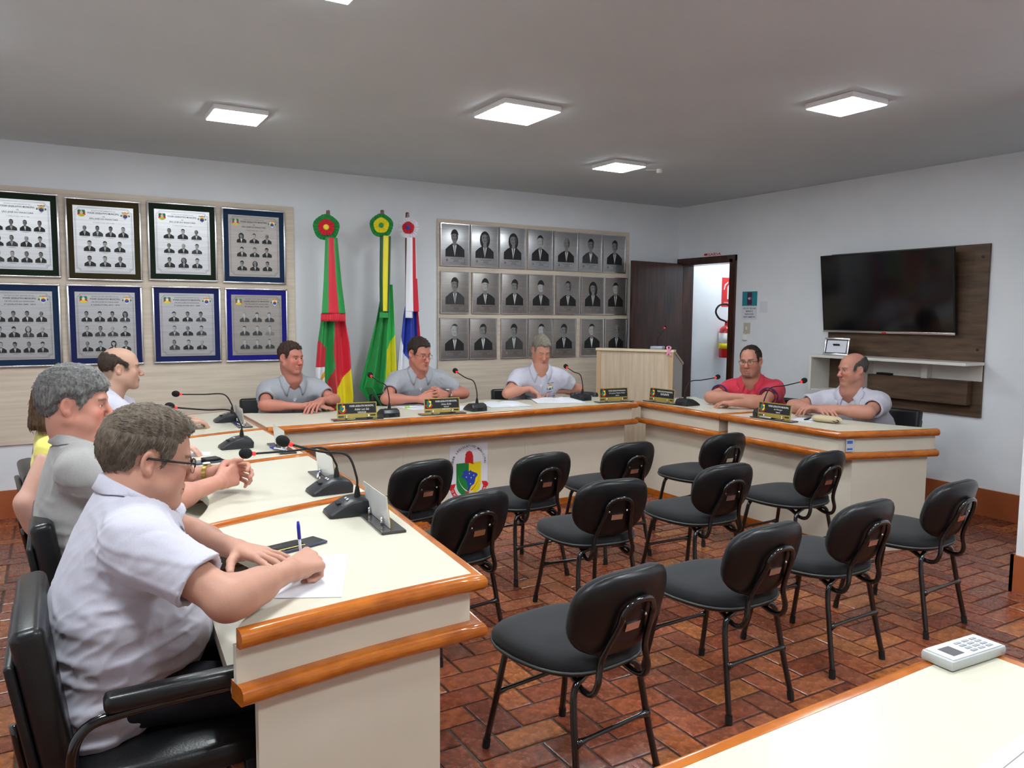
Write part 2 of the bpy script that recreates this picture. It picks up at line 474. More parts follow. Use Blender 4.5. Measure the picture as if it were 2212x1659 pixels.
def table_unit(label, side0, front, side1, seat, trim0=True, trim1=True, show0=False, show1=False, group=None, name='council_desk', z=TZ, seams=()):
    """outline counter-clockwise: side0 (seat to front), front, side1 (front to seat), seat"""
    allp = side0 + front + side1
    cx = sum(p[0] for p in allp)/len(allp); cy = sum(p[1] for p in allp)/len(allp)
    t = thing(name, label, 'desk', (cx, cy, 0), 0, group)
    T = lambda P: [(p[0]-cx, p[1]-cy) for p in P]
    s0, fr, s1, se = T(side0), T(front), T(side1), T(seat)
    path = (s0[:-1] if trim0 else []) + fr + (s1[1:] if trim1 else [])
    inner = offset(path, -0.034)
    lam = ([] if trim0 else s0[:-1]) + inner + ([] if trim1 else s1[1:]) + se[1:-1]
    MB().prism(lam, z-0.040, z-0.0008).build('desk_top', M_LAM, t)
    mb = MB(); sweep_trim(mb, path, z, TRH); mb.build('edge_trim', M_OAK, t, True, angle=50)
    lo = z-(TZ-LZ)
    # upper fascia
    f1 = offset(path, -0.040)
    mb = MB(); wall_strip(mb, f1, lo-0.001, z-TRH+0.001); mb.build('upper_fascia', M_LAMP, t)
    mb = MB(); sweep_trim(mb, path, lo, TRH, 0.075); mb.build('lower_trim', M_OAK, t, True, angle=50)
    mb = MB(); mb.prism([p for p in offset(path, -0.07)], lo-TRH+0.004, lo-0.004); mb.build('trim_shelf', M_LAMP, t)
    # lower panels
    A, B = Vector(fr[0]), Vector(fr[-1]); dv = (B-A).normalized(); nn = Vector((dv.y, -dv.x))
    starts = {}
    sides = []
    for k, sd, sh in ((0, list(reversed(s0)), show0), (1, s1, show1)):
        sgn = -1 if k == 1 else 1
        S = offset(sd, sgn*0.045 if sh else sgn*0.03)
        d0 = (Vector(S[1])-Vector(S[0])).normalized()
        st = Vector(S[0]) + d0*(0.125/max(0.3, d0.dot(-nn)))
        en = (Vector(S[-1])-Vector(S[-2])).normalized()
        rest = [p for p in S[1:-1] if (Vector(p)-Vector(S[0])).length > 0.16]
        sides.append((k, [tuple(st)] + rest + [tuple(Vector(S[-1]) - en*0.05)])); starts[k] = st
    P = [tuple(starts[0]) if show0 else tuple(A - nn*0.125 + dv*0.0004), tuple(starts[1]) if show1 else tuple(B - nn*0.125 - dv*0.0004)]
    mb = MB(); wall_strip(mb, P, 0.0, lo-TRH+0.002); fp = mb.build('front_panel', M_LAMP, t)
    mb = MB(); Q = offset(P, 0.005); wall_strip(mb, Q, 0.0, 0.05, 0.005); mb.build('base_strip', M_OAK, t)
    for k, S in sides:
        mb = MB(); wall_strip(mb, S if k == 1 else list(reversed(S)), 0.0, lo-TRH+0.002); mb.build('side_panel', M_LAMP, t)
    return t
def seat_edge(a, b, depth=0.14, n=14):
    a = Vector(a); b = Vector(b); d = b-a; nrm = Vector((-d.y, d.x)).normalized()   # to the left: into the table
    out = []
    for i in range(n+1):
        s = i/n; k = math.sin(PI*min(max((s-0.06)/0.88, 0), 1))**0.8
        out.append(tuple(a + d*s + nrm*(depth*k)))
    return out
# left row: inner edge faces +x. counter-clockwise seen from above: go along +y on the inner side
LB = [((-4.955,-0.73), (-5.70,-0.99)), ((-4.955,-1.755), (-5.70,-2.01)), ((-4.955,-2.745), (-5.71,-2.95)), ((-4.975,-3.705), (-5.72,-3.955)), ((-5.062,-4.80), (-5.728,-4.872))]
LL = ['desk of the left row standing against the back row, farthest from the viewer', 'second desk of the left row, with the dark phone lying on it',
      'third desk of the left row, under the clasped hands with the gold watch', 'nearest desk of the left row, with the sheet being written on']
for k in range(4):
    (f1, s1), (f0, s0) = LB[k], LB[k+1]
    g = 0.002
    f1 = (f1[0], f1[1]-g); s1 = (s1[0], s1[1]-g); f0 = (f0[0], f0[1]+g); s0 = (s0[0], s0[1]+g)
    side0 = curve2(s0, f0, -0.015 if k < 3 else -0.012); side1 = curve2(f1, s1, 0.015)
    table_unit(LL[k], side0, [f0, f1], side1, seat_edge(s1, s0), show0=(k == 3), group='desks of the left row')
# back row: inner edge faces -y; counter-clockwise: go along +x on the inner side
BX = [-4.945, -3.995, -2.985, -1.955]; BY = [-1.745, -1.742, -1.728, -1.705]
BLb = ['left desk of the back row, with the first name plate and microphone', 'middle desk of the back row, above the coat of arms poster', 'right desk of the back row, with the open books']
for k in range(3):
    x0, x1 = BX[k]+0.0006, BX[k+1]-0.0006
    f0, f1 = (x0, BY[k]), (x1, BY[k+1])
    table_unit(BLb[k], curve2((x0, -0.95), f0, 0.0, 2), [f0, f1], curve2(f1, (x1, -0.95), 0.0, 2), seat_edge((x1, -0.95), (x0, -0.95), 0.17),
               trim0=False, trim1=(k == 2), show1=(k == 2), group='desks of the back row')
# right row: inner edge faces -x; counter-clockwise: go along -y on the inner side
RB = [((-1.905,-1.585), (-1.20,-1.50)), ((-1.91,-2.555), (-1.20,-2.60)), ((-1.905,-3.556), (-1.19,-3.775))]
RL = ['far desk of the right row, below the man in the red shirt', 'near desk of the right row, with the beige spectacle case']
for k in range(2):
    (f0, s0), (f1, s1) = RB[k], RB[k+1]
    g = 0.003
    f0 = (f0[0], f0[1]-g); s0 = (s0[0], s0[1]-g); f1 = (f1[0], f1[1]+g); s1 = (s1[0], s1[1]+g)
    table_unit(RL[k], curve2(s0, f0, -0.02 if k else 0.0), [f0, f1], curve2(f1, s1, 0.01), seat_edge(s1, s0), show1=(k == 1), group='desks of the right row')
# near table in the right foreground: inner edge faces +y, go along -x
table_unit('cream desk in the near right corner, with the grey keypad device', [(-4.352,-6.40), (-4.338,-5.69)], [(-4.338,-5.69), (-6.35,-5.735)], [(-6.35,-5.735), (-6.35,-6.40)],
           [(-6.35,-6.40), (-5.3,-6.40), (-4.352,-6.40)], show0=True)
# small sticker at the right row end
st = MB().box(0, 0.055, 0, 0.0008, 0, 0.075).build('sticker', mat('sticker_paper', srgb(196,204,214), 0.5), None, loc=(-1.834, -3.558, 0.665), rot=(0,0,math.radians(-17)))
tag(st, 'small pale sticker with blue print on the desk end at the right', 'sticker')
MB().box(0.006, 0.046, -0.0008, 0, 0.048, 0.068).build('print', mat('print_blue', srgb(70,110,180), 0.5), st)
MB().box(0.006, 0.046, -0.0008, 0, 0.008, 0.020).build('print', MATS['print_blue'], st)

# ================================================================== VISITOR CHAIRS
M_FAB = mat('black_fabric', srgb(33,34,37), 0.92, sheen=0.08, col2=srgb(26,27,30), nscale=(260,260,260), bump=0.25, bscale=(500,500,500))
M_BPL = mat('black_shell_plastic', srgb(15,15,17), 0.36)
M_BTUBE = mat('black_enamel_tube', srgb(14,14,16), 0.16, coat=0.6)
M_PIPE = mat('seat_piping', srgb(70,78,78), 0.45)
M_CHROME = mat('chrome', srgb(225,225,225), 0.12, 1.0)
M_TAGM = mat('asset_tag_metal', srgb(225,220,215), 0.16, 1.0)
M_RUB = mat('rubber', srgb(18,18,18), 0.7)
def superell(a, b, n, N, t0=0.0):
    out = []
    for i in range(N):
        t = t0 + 2*PI*i/N; c, s = math.cos(t), math.sin(t)
        out.append((math.copysign(abs(c)**(2/n), c)*a, math.copysign(abs(s)**(2/n), s)*b))
    return out
def visitor_chair(label):
    t = thing('visitor_chair', label, 'chair', group='black visitor chairs')
    N = 36
    def seat_out(sc, dz):
        P = []
        for x, y in superell(0.228*sc, 0.230*sc, 2.9, N):
            wx = 1.0 - 0.10*max(0, -y)/0.22       # a little narrower at the back
            P.append((x*wx, y+0.018, dz))
        return P
    # cushion: domed with a waterfall front
    rings = []
    for sc, dz in ((0.97, 0.0), (1.0, 0.008), (1.0, 0.022), (0.975, 0.036), (0.92, 0.046), (0.75, 0.052), (0.45, 0.052), (0.1, 0.051)):
        rings.append([(x, y, 0.414 + dz - 0.02*max(0, (y-0.12)/0.1)**2*(0.4 if dz > 0.03 else 0.0)) for x, y, _ in seat_out(sc, 0)])
    MB().loft(rings, True, False, True).build('seat', M_FAB, t, True)
    rings = [[(x, y, z) for x, y, _ in seat_out(sc, 0)] for sc, z in ((0.55, 0.394), (0.93, 0.396), (1.005, 0.406), (1.012, 0.413), (0.96, 0.416))]
    MB().loft(rings, True, True, True).build('seat_pan', M_BPL, t, True)
    MB().tube([p for p in [(x, y, 0.4155) for x, y, _ in seat_out(1.006, 0)]] + [(seat_out(1.006,0)[0][0], seat_out(1.006,0)[0][1], 0.4155)], 0.0045, 6).build('piping', M_PIPE, t, True)
    # backrest, curved, front pad and rear shell
    tilt = 0.27; zc = 0.598; yb = -0.262
    def bp(x, z, d):
        y = d + 0.05*(x/0.2)**2 + 0.008*(z/0.14)**2
        c, s = math.cos(tilt), math.sin(tilt)
        return (x, yb + y*c - z*s, zc + z*c + y*s)
    def ring(sc, d): return [bp(x, z, d) for x, z in superell(0.197*sc, 0.142*sc, 2.7, N)]
    MB().loft([ring(0.975, 0.0), ring(1.0, 0.008), ring(1.0, 0.018), ring(0.965, 0.030), ring(0.85, 0.037), ring(0.5, 0.040), ring(0.1, 0.040)], True, False, True).build('backrest', M_FAB, t, True)
    sh = MB().loft([ring(0.1, -0.022), ring(0.6, -0.021), ring(0.92, -0.018), ring(0.99, -0.010), ring(1.018, 0.0), ring(1.012, 0.006), ring(0.97, 0.006)], True, True, True).build('back_shell', M_BPL, t, True)
    # tubular back support: inverted U on the shell running down under the seat
    L = []
    for sx in (-1, 1):
        L.append([(sx*0.085, 0.02, 0.388), (sx*0.10, -0.10, 0.380), (sx*0.112, -0.175, 0.352), (sx*0.114, -0.222, 0.357), (sx*0.110, -0.243, 0.395), bp(sx*0.094, -0.13, -0.034), bp(sx*0.070, -0.01, -0.036)])
    top = [bp(0.066, 0.03, -0.036), bp(0.042, 0.062, -0.036), bp(0.0, 0.072, -0.036), bp(-0.042, 0.062, -0.036), bp(-0.066, 0.03, -0.036)]
    path = smooth_path(L[1][:] + top + list(reversed(L[0])), 5)
    MB().tube(path, 0.0105, 8).build('back_support', M_BTUBE, t, True)
    tg = MB()
    a = 0.030
    P = [bp(-a, -0.045, -0.0262), bp(a, -0.045, -0.0262), bp(a, -0.018, -0.0262), bp(-a, -0.018, -0.0262)]
    P2 = [bp(-a, -0.045, -0.022), bp(a, -0.045, -0.022), bp(a, -0.018, -0.022), bp(-a, -0.018, -0.022)]
    tg.loft([P2, P], True, False, True).build('bracket_plate', M_TAGM, t)
    for sx in (-1, 1):
        c = Vector(bp(sx*0.048, 0.0, -0.026)); MB().sphere(tuple(c), 0.006, 8, 6).build('bolt', M_CHROME, t, True)
    # four legs, each an outward splayed tube bent under the seat
    for sy, y0, y1 in ((1, 0.235, 0.165), (-1, -0.235, -0.165)):
        for sx in (-1, 1):
            p = [(sx*0.05, y1*0.9, 0.386), (sx*0.10, y1, 0.384), (sx*0.135, y1+sy*0.006, 0.365), (sx*0.149, y1+sy*0.014, 0.31), (sx*0.162, (y0+y1)/2+sy*0.006, 0.16), (sx*0.176, y0, 0.022)]
            lg = MB().tube(smooth_path(p, 5), 0.0115, 8).build('leg', M_BTUBE, t, True)
            MB().tube([(sx*0.1752, y0-sy*0.003, 0.034), (sx*0.1775, y0+sy*0.001, 0.0)], 0.0135, 8).build('rubber_foot', M_RUB, lg)
        yy = (y0*0.55+y1*0.45)+0.0
        MB().tube([(-0.158, yy, 0.205), (-0.138, yy, 0.206), (-0.11, yy, 0.207), (0.11, yy, 0.207), (0.138, yy, 0.206), (0.158, yy, 0.205)], [0.015, 0.012, 0.008, 0.008, 0.012, 0.015], 8).build('stretcher', M_BTUBE, t, True)
    return t
CH = [(-4.458,-2.682,10.5), (-3.747,-2.788,2.6), (-3.075,-2.732,1.2), (-2.295,-2.748,2.5), (-4.556,-3.453,8.4), (-3.793,-3.529,-7.0), (-3.064,-3.512,-1.3), (-2.296,-3.509,1.3),
      (-4.617,-4.564,7.3), (-3.806,-4.426,2.3), (-3.155,-4.378,2.1), (-2.432,-4.334,3.3)]
rows = ['far row', 'middle row', 'near row']
cols = ['first on the left', 'second from the left', 'third from the left', 'last on the right']
proto = None
for i, (x, y, a) in enumerate(CH):
    lab = 'black padded chair in the %s, %s' % (rows[i//4], cols[i % 4])
    if proto is None:
        proto = visitor_chair(lab); proto.location = (x, y, 0); proto.rotation_euler = (0,0,math.radians(a))
    else: copy_tree(proto, (x, y, 0), math.radians(a), lab)
# ================================================================== THINGS ON THE WALLS
M_STEEL = mat('brushed_steel', srgb(200,200,202), 0.36, 0.9, col2=srgb(184,184,186), nscale=(3,3,160), aniso=0.5)
M_STEELD = mat('dull_pewter', srgb(168,162,158), 0.42, 0.75, col2=srgb(156,150,146), nscale=(3,3,120))
M_ALU = mat('aluminium_frame', srgb(228,228,230), 0.22, 0.95)
M_VGREEN = mat('green_velvet', srgb(8,30,12), 0.95, sheen=0.4)
M_VOLIVE = mat('olive_velvet', srgb(52,42,12), 0.95, sheen=0.4)
M_VBLUE = mat('blue_velvet', srgb(14,26,84), 0.95, sheen=0.4)
M_VTEAL = mat('petrol_velvet', srgb(12,42,76), 0.95, sheen=0.4)
M_VROY = mat('royal_blue_velvet', srgb(18,16,128), 0.95, sheen=0.4)
M_PBLK = mat('print_black', srgb(30,30,32), 0.55)
M_PDK = mat('print_dark_grey', srgb(62,62,64), 0.55)
M_PMID = mat('print_mid_grey', srgb(128,126,126), 0.55)
M_PLT = mat('print_light_grey', srgb(176,174,174), 0.5)
M_PWH = mat('print_white', srgb(226,226,224), 0.55)
M_PRED = mat('print_red', srgb(206,36,40), 0.5)
M_PGRN = mat('print_green', srgb(24,130,60), 0.5)
M_PYEL = mat('print_yellow', srgb(236,214,30), 0.5)
M_PBLU = mat('print_ink_blue', srgb(40,70,170), 0.5)
M_PORG = mat('print_orange', srgb(226,150,40), 0.5)
M_PAPER = mat('white_paper', srgb(226,228,236), 0.6)
PM = [M_PBLK, M_PDK, M_PMID, M_PLT, M_PWH, M_PRED, M_PGRN, M_PYEL, M_PBLU, M_PORG]
def ell(cx, cy, rx, ry, n=16, a0=0, a1=2*PI):
    full = abs(a1-a0) > 6.2
    k = n if full else n+1
    return [(cx+rx*math.cos(a0+(a1-a0)*i/n), cy+ry*math.sin(a0+(a1-a0)*i/n)) for i in range(k)]
def flat(mb, pts, M, mi, lift=0.0): mb.poly([(x, y, lift) for x, y in pts], mi, M)
def portrait(mb, M, w, h, seed, tone=0):
    """a printed head and shoulders, w x h, origin at its lower middle. tone shifts to paler inks"""
    r = random.Random(seed)
    ink = lambda k: min(4, k+tone)
    woman = r.random() < 0.05
    hw = w*0.5; lean = r.uniform(-0.04, 0.04)*w
    sh = h*r.uniform(0.36, 0.42)                       # shoulder height
    hc = (lean, h*0.70); hr = (w*0.185, h*0.205)
    suit = [(-hw, 0), (hw, 0), (hw*0.98, sh*0.62), (hw*0.62, sh*0.92), (w*0.13+lean, sh*1.12), (-w*0.13+lean, sh*1.12), (-hw*0.62, sh*0.92), (-hw*0.98, sh*0.62)]
    if woman: flat(mb, ell(hc[0], hc[1]-h*0.06, hr[0]*1.5, hr[1]*1.5), M, ink(0), 0.0001)
    flat(mb, suit, M, ink(0) if r.random() < 0.8 else ink(1), 0.0002)
    flat(mb, [(-w*0.10+lean, sh*1.0), (lean*0.6, sh*0.05), (w*0.10+lean, sh*1.0), (lean, sh*1.18)], M, 4 if tone == 0 else 3, 0.0004)      # shirt front
    if r.random() < 0.8:
        flat(mb, [(-w*0.025+lean, sh*0.86), (lean*0.6, sh*0.08), (w*0.03+lean, sh*0.86), (w*0.02+lean, sh*0.98), (-w*0.02+lean, sh*0.98)], M, ink(r.choice([0,1,2])), 0.0006)
    flat(mb, [(-w*0.09+lean, sh*1.02), (lean, sh*0.88), (w*0.09+lean, sh*1.02), (w*0.09+lean, hc[1]-hr[1]*0.4), (-w*0.09+lean, hc[1]-hr[1]*0.4)], M, ink(2), 0.0005)
    skin = ink(2) if r.random() < 0.55 else 3
    flat(mb, ell(hc[0], hc[1], hr[0], hr[1], 18), M, skin, 0.0007)
    hairline = r.uniform(0.25, 0.75)
    bald = r.random() < 0.14
    if not bald:
        top = ell(hc[0], hc[1]+hr[1]*0.06, hr[0]*1.1, hr[1]*1.12, 12, PI*0.04, PI*0.96)
        flat(mb, top + [(hc[0]-hr[0]*0.8, hc[1]+hr[1]*hairline), (hc[0]+hr[0]*r.uniform(-0.5,0.5), hc[1]+hr[1]*(hairline+0.14)), (hc[0]+hr[0]*0.8, hc[1]+hr[1]*hairline)], M, ink(0 if r.random() < 0.8 else 1), 0.0009)
    # brow, nose and mouth shadows of the print
    for sx in (-1, 1): flat(mb, ell(hc[0]+sx*hr[0]*0.4, hc[1]+hr[1]*0.08, hr[0]*0.22, hr[1]*0.07, 8), M, 1 if skin == 2 else 2, 0.0009)
    flat(mb, ell(hc[0], hc[1]-hr[1]*0.5, hr[0]*0.33, hr[1]*0.05, 8), M, 1 if skin == 2 else 2, 0.0009)
    flat(mb, [(hc[0]+hr[0]*0.35, hc[1]+hr[1]*0.85), (hc[0]+hr[0]*0.93, hc[1]+hr[1]*0.3), (hc[0]+hr[0]*0.9, hc[1]-hr[1]*0.35), (hc[0]+hr[0]*0.45, hc[1]-hr[1]*0.85), (hc[0]+hr[0]*0.55, hc[1])], M, 1 if skin == 2 else 2, 0.0008)
def crest_state(mb, M, s):
    flat(mb, ell(0, 0, s*0.5, s*0.5, 16), M, 3, 0.0001)
    flat(mb, [(-s*0.5, s*0.1), (-s*0.1, s*0.1), (-s*0.15, s*0.5), (-s*0.45, s*0.45)], M, 6, 0.0003); flat(mb, [(s*0.5, s*0.1), (s*0.1, s*0.1), (s*0.15, s*0.5), (s*0.45, s*0.45)], M, 6, 0.0003)
    flat(mb, [(-s*0.5, -s*0.25), (s*0.5, -s*0.25), (s*0.45, s*0.1), (-s*0.45, s*0.1)], M, 5, 0.0004)
    flat(mb, ell(0, -s*0.28, s*0.42, s*0.2, 12), M, 7, 0.0005); flat(mb, ell(0, s*0.08, s*0.2, s*0.22, 12), M, 4, 0.0006)
def crest_town(mb, M, s):
    flat(mb, [(-s*0.38, s*0.5), (-s*0.38, s*0.32), (s*0.38, s*0.32), (s*0.38, s*0.5), (s*0.2, s*0.4), (0, s*0.5), (-s*0.2, s*0.4)], M, 9, 0.0002)
    flat(mb, [(-s*0.34, s*0.28), (s*0.34, s*0.28), (s*0.34, -s*0.1), (0, -s*0.5), (-s*0.34, -s*0.1)], M, 4, 0.0003)
    flat(mb, ell(0, -s*0.02, s*0.27, s*0.27, 14), M, 7, 0.0004); flat(mb, ell(0, -s*0.10, s*0.25, s*0.2, 14), M, 8, 0.0005); flat(mb, ell(0, s*0.05, s*0.10, s*0.10, 10), M, 5, 0.0006)
    for sx in (-1, 1): flat(mb, ell(sx*s*0.45, 0, s*0.09, s*0.14, 10), M, 6, 0.0004)
def line_rect(mb, M, x0, x1, y0, y1, mi, lift=0.0003): flat(mb, [(x0,y0),(x1,y0),(x1,y1),(x0,y1)], M, mi, lift)
def plaque(xc, zc, velvet, metal, rowsn, head, seed, label, tone=0, w=0.50, h=0.60):
    t = thing('plaque', label, 'plaque', (xc, -0.0225, zc), group='framed metal plaques of past terms')
    M0 = frame((0, 0, 0), (1,0,0), (0,0,1))
    fr = MB()
    b = 0.014
    for bx in ((-w/2, w/2, -h/2, -h/2+b), (-w/2, w/2, h/2-b, h/2), (-w/2, -w/2+b, -h/2+b, h/2-b), (w/2-b, w/2, -h/2+b, h/2-b)):
        fr.rbox(bx[0], bx[1], -0.026, 0.0, bx[2], bx[3], 0.004)
    fr.build('frame', M_ALU, t, True, angle=45)
    MB().box(-w/2+b, w/2-b, -0.016, -0.001, -h/2+b, h/2-b).build('velvet_mount', velvet, t)
    pw, ph = w*0.80, h*0.82
    MB().rbox(-pw/2, pw/2, -0.019, -0.0161, -ph/2, ph/2, 0.001).build('metal_plate', metal, t)
    mb = MB(); M = frame((0, -0.0195, 0), (1,0,0), (0,0,1))
    # double border with notched corners
    for ins, th in ((0.012, 0.0016), (0.018, 0.0010)):
        X, Z = pw/2-ins, ph/2-ins; c = 0.026
        for s in (-1, 1):
            line_rect(mb, M, -X+c, X-c, s*Z-th/2, s*Z+th/2, 1); line_rect(mb, M, s*X-th/2, s*X+th/2, -Z+c, Z-c, 1)
            for q in (-1, 1):
                flat(mb, [(s*X, q*(Z-c)), (s*(X-c*0.7), q*(Z-c*0.7)), (s*(X-c), q*Z), (s*(X-c+th*1.5), q*Z), (s*(X-c*0.7+th), q*(Z-c*0.7+th)), (s*X, q*(Z-c+th*1.5))], M, 1, 0.0003)
    y = ph/2-0.034
    for txt, hh, ww, bold in head:
        add_text(mb, txt, M @ Matrix.Translation((0, y, 0.0004)), ww, hh, 0, bold)
        y -= hh + 0.0105
    crest_state(mb, M @ Matrix.Translation((-pw*0.36, ph*0.385, 0)), 0.052)
    crest_town(mb, M @ Matrix.Translation((pw*0.36, ph*0.38, 0)), 0.060)
    top = ph/2 - 0.132; bot = -ph/2+0.028
    nr = len(rowsn); rh = (top-bot)/nr
    for i, n in enumerate(rowsn):
        for j in range(n):
            cw = (pw-0.06)/max(n, 3.4)
            x = (j-(n-1)/2)*cw; z = top - rh*(i+1) + 0.022
            portrait(mb, M @ Matrix.Translation((x, z, 0)), min(cw*0.82, 0.076), min(rh*0.76, 0.092), seed*50+i*7+j, tone)
            line_rect(mb, M, x-0.026, x+0.026, z-0.0065, z-0.0045, 2); line_rect(mb, M, x-0.016, x+0.016, z-0.0105, z-0.0088, 2)
    mb.build('engraving', PM, t)
    return t
EST = 'ESTADO DO RIO GRANDE DO SUL'; PLM = 'PODER LEGISLATIVO MUNICIPAL'; SJI = 'SÃO JOSÉ DO INHACORÁ'
h1 = lambda leg: [(EST, 0.007, 0.16, 0.0), (PLM, 0.012, 0.21, 0.02), ('DE', 0.008, 0.014, 0.01), (SJI, 0.017, 0.19, 0.02), (leg, 0.006, 0.14, 0.0)]
h2 = lambda leg: [(EST, 0.008, 0.18, 0.0), (PLM, 0.011, 0.20, 0.02), ('DE '+SJI, 0.011, 0.18, 0.02), (leg, 0.009, 0.19, 0.02)]
plaque(-6.255, 2.042, M_VGREEN, M_STEEL, [4,4,4], h1('1ª LEGISLATURA 1993 A 1996'), 1, 'upper row plaque at the left picture edge, on black-green velvet with bright glare')
plaque(-5.716, 2.030, M_VOLIVE, M_STEEL, [4,3,3], h1('2ª LEGISLATURA 1997 A 2000'), 2, 'upper row plaque on olive brown velvet, second from the left')
plaque(-5.173, 2.042, M_VGREEN, M_STEEL, [3,3,3], h1('3ª LEGISLATURA 2001 A 2004'), 3, 'upper row plaque on dark green velvet, third from the left')
plaque(-4.632, 2.038, M_VTEAL, M_STEELD, [3,3,3], h1('4ª LEGISLATURA 2005 A 2008'), 4, 'upper row plaque on petrol blue velvet, last on the right')
plaque(-6.268, 1.398, M_VTEAL, M_STEEL, [4,4,4], h2('5ª LEGISLATURA 2009 - 2012'), 5, 'lower row plaque cut by the left picture edge, on petrol blue velvet')
plaque(-5.726, 1.400, M_VBLUE, M_STEEL, [4,4,4], h2('6ª LEGISLATURA 2013 - 2016'), 6, 'lower row plaque with three rows of four portraits, behind the bald man')
plaque(-5.156, 1.402, M_VBLUE, M_STEEL, [3,3,3], h2('7ª LEGISLATURA 2017 - 2020'), 7, 'lower row plaque with pale silver plate on navy velvet, third from the left')
plaque(-4.623, 1.399, M_VROY, M_STEELD, [3,3,3], h2('8ª LEGISLATURA 2021-2024'), 8, 'lower row plaque with dull pewter plate on royal blue velvet', tone=1)

def single_portrait(xc, zc, seed, label, metal, w=0.298, h=0.392, tone=0):
    t = thing('portrait_plate', label, 'portrait', (xc, -0.0225, zc), group='single portrait plates')
    MB().rbox(-w/2, w/2, -0.014, 0.0, -h/2, h/2, 0.003).build('metal_plate', metal, t, True, angle=40)
    fr = MB(); b = 0.007
    for bx in ((-w/2, w/2, -h/2, -h/2+b), (-w/2, w/2, h/2-b, h/2), (-w/2, -w/2+b, -h/2+b, h/2-b), (w/2-b, w/2, -h/2+b, h/2-b)):
        fr.box(bx[0], bx[1], -0.0185, -0.0142, bx[2], bx[3])
    fr.build('frame', M_ALU, t)
    mb = MB(); M = frame((0, -0.0146, 0), (1,0,0), (0,0,1))
    portrait(mb, M @ Matrix.Translation((0, -h/2+0.085, 0)), 0.20, 0.27, seed, tone)
    for k, (a, yy) in enumerate(((0.20, -h/2+0.078), (0.20, -h/2+0.030))): line_rect(mb, M, -a/2, a/2, yy-0.0006, yy+0.0006, 1)
    for s in (-1, 1): line_rect(mb, M, s*0.10-0.0006, s*0.10+0.0006, -h/2+0.030, -h/2+0.078, 1)
    for k, ww in enumerate((0.12, 0.05, 0.06)): line_rect(mb, M, -ww/2+0.012, ww/2+0.012, -h/2+0.066-k*0.012, -h/2+0.069-k*0.012, 1)
    flat(mb, ell(-0.083, -h/2+0.054, 0.010, 0.014, 10), M, 2, 0.0003)
    mb.build('engraving', PM, t)
PR = [[-2.81,-2.495,-2.185,-1.865,-1.555,-1.25,-0.935],[-2.81,-2.48,-2.16,-1.85,-1.525,-1.21,-0.91],[-2.815,-2.505,-2.16,-1.85,-1.565,-1.21,-0.895]]
ordn = ['first', 'second', 'third', 'fourth', 'fifth', 'sixth', 'last']
for i, zc in enumerate((2.145, 1.703, 1.268)):
    for j in range(7):
        single_portrait(PR[i][j], zc, 900+i*31+j*3, 'grey portrait plate, %s from the left in the %s row of single portraits' % (ordn[j], ('top', 'middle', 'bottom')[i]) if j < 6 else
                        'grey portrait plate at the right end of the %s row of single portraits' % (('top', 'middle', 'bottom')[i]), M_STEEL if i == 0 else M_STEELD, tone=0)

# ================================================================== FLAGS
def satin(name, c): return mat(name, srgb(*c), 0.42, spec=0.6, sheen=0.25, bump=0.15, bscale=(4,4,30))
F_GRN = satin('green_satin', (24,150,66)); F_RED = satin('red_satin', (214,28,52)); F_YEL = satin('yellow_satin', (240,222,30)); F_WHT = satin('white_satin', (236,236,242))
F_BLU = satin('blue_satin', (24,54,170)); F_LGR = satin('light_green_satin', (60,196,96)); F_DGR = satin('dark_green_satin', (14,84,36)); F_ORN = satin('ochre_satin', (224,164,30))
FM = [F_GRN, F_RED, F_YEL, F_WHT, F_BLU, F_LGR, F_DGR, F_ORN]
M_POLE = mat('flag_pole_wood', srgb(110,58,44), 0.35, coat=0.3)
def rosette(t, x, y, z, ro, ri, rb, mo, mi_, mb_, tilt):
    M = frame((x, y, z), (math.cos(tilt), math.sin(tilt), 0), (0,0,1))
    def pleated(R, r0, n, depth, lift):
        mb = MB(); rings = []
        for k, rr in enumerate((r0, r0+(R-r0)*0.5, R)):
            rings.append([(rr*(1+0.03*math.sin(5*a))*math.cos(a), rr*(1+0.03*math.sin(5*a))*math.sin(a), lift + (depth*0.3*k)*(1 if i % 2 else -1)) for i, a in [(q, 2*PI*q/(2*n)) for q in range(2*n)]])
        back = [(p[0]*0.98, p[1]*0.98, p[2]-0.004) for p in rings[-1]]; mid = [(p[0], p[1], p[2]-0.004) for p in rings[0]]
        mb.loft(rings + [back, mid], True, False, False, 0, M); return mb
    pleated(ro, ro*0.45, 22, 0.016, 0.0).build('rosette_outer', FM[mo], t)
    pleated(ri, rb*0.6, 16, 0.012, 0.014).build('rosette_inner', FM[mi_], t)
    MB().sphere((0,0,0.02), (rb, rb, 0.010), 14, 8, 0, M).build('rosette_button', FM[mb_], t, True)
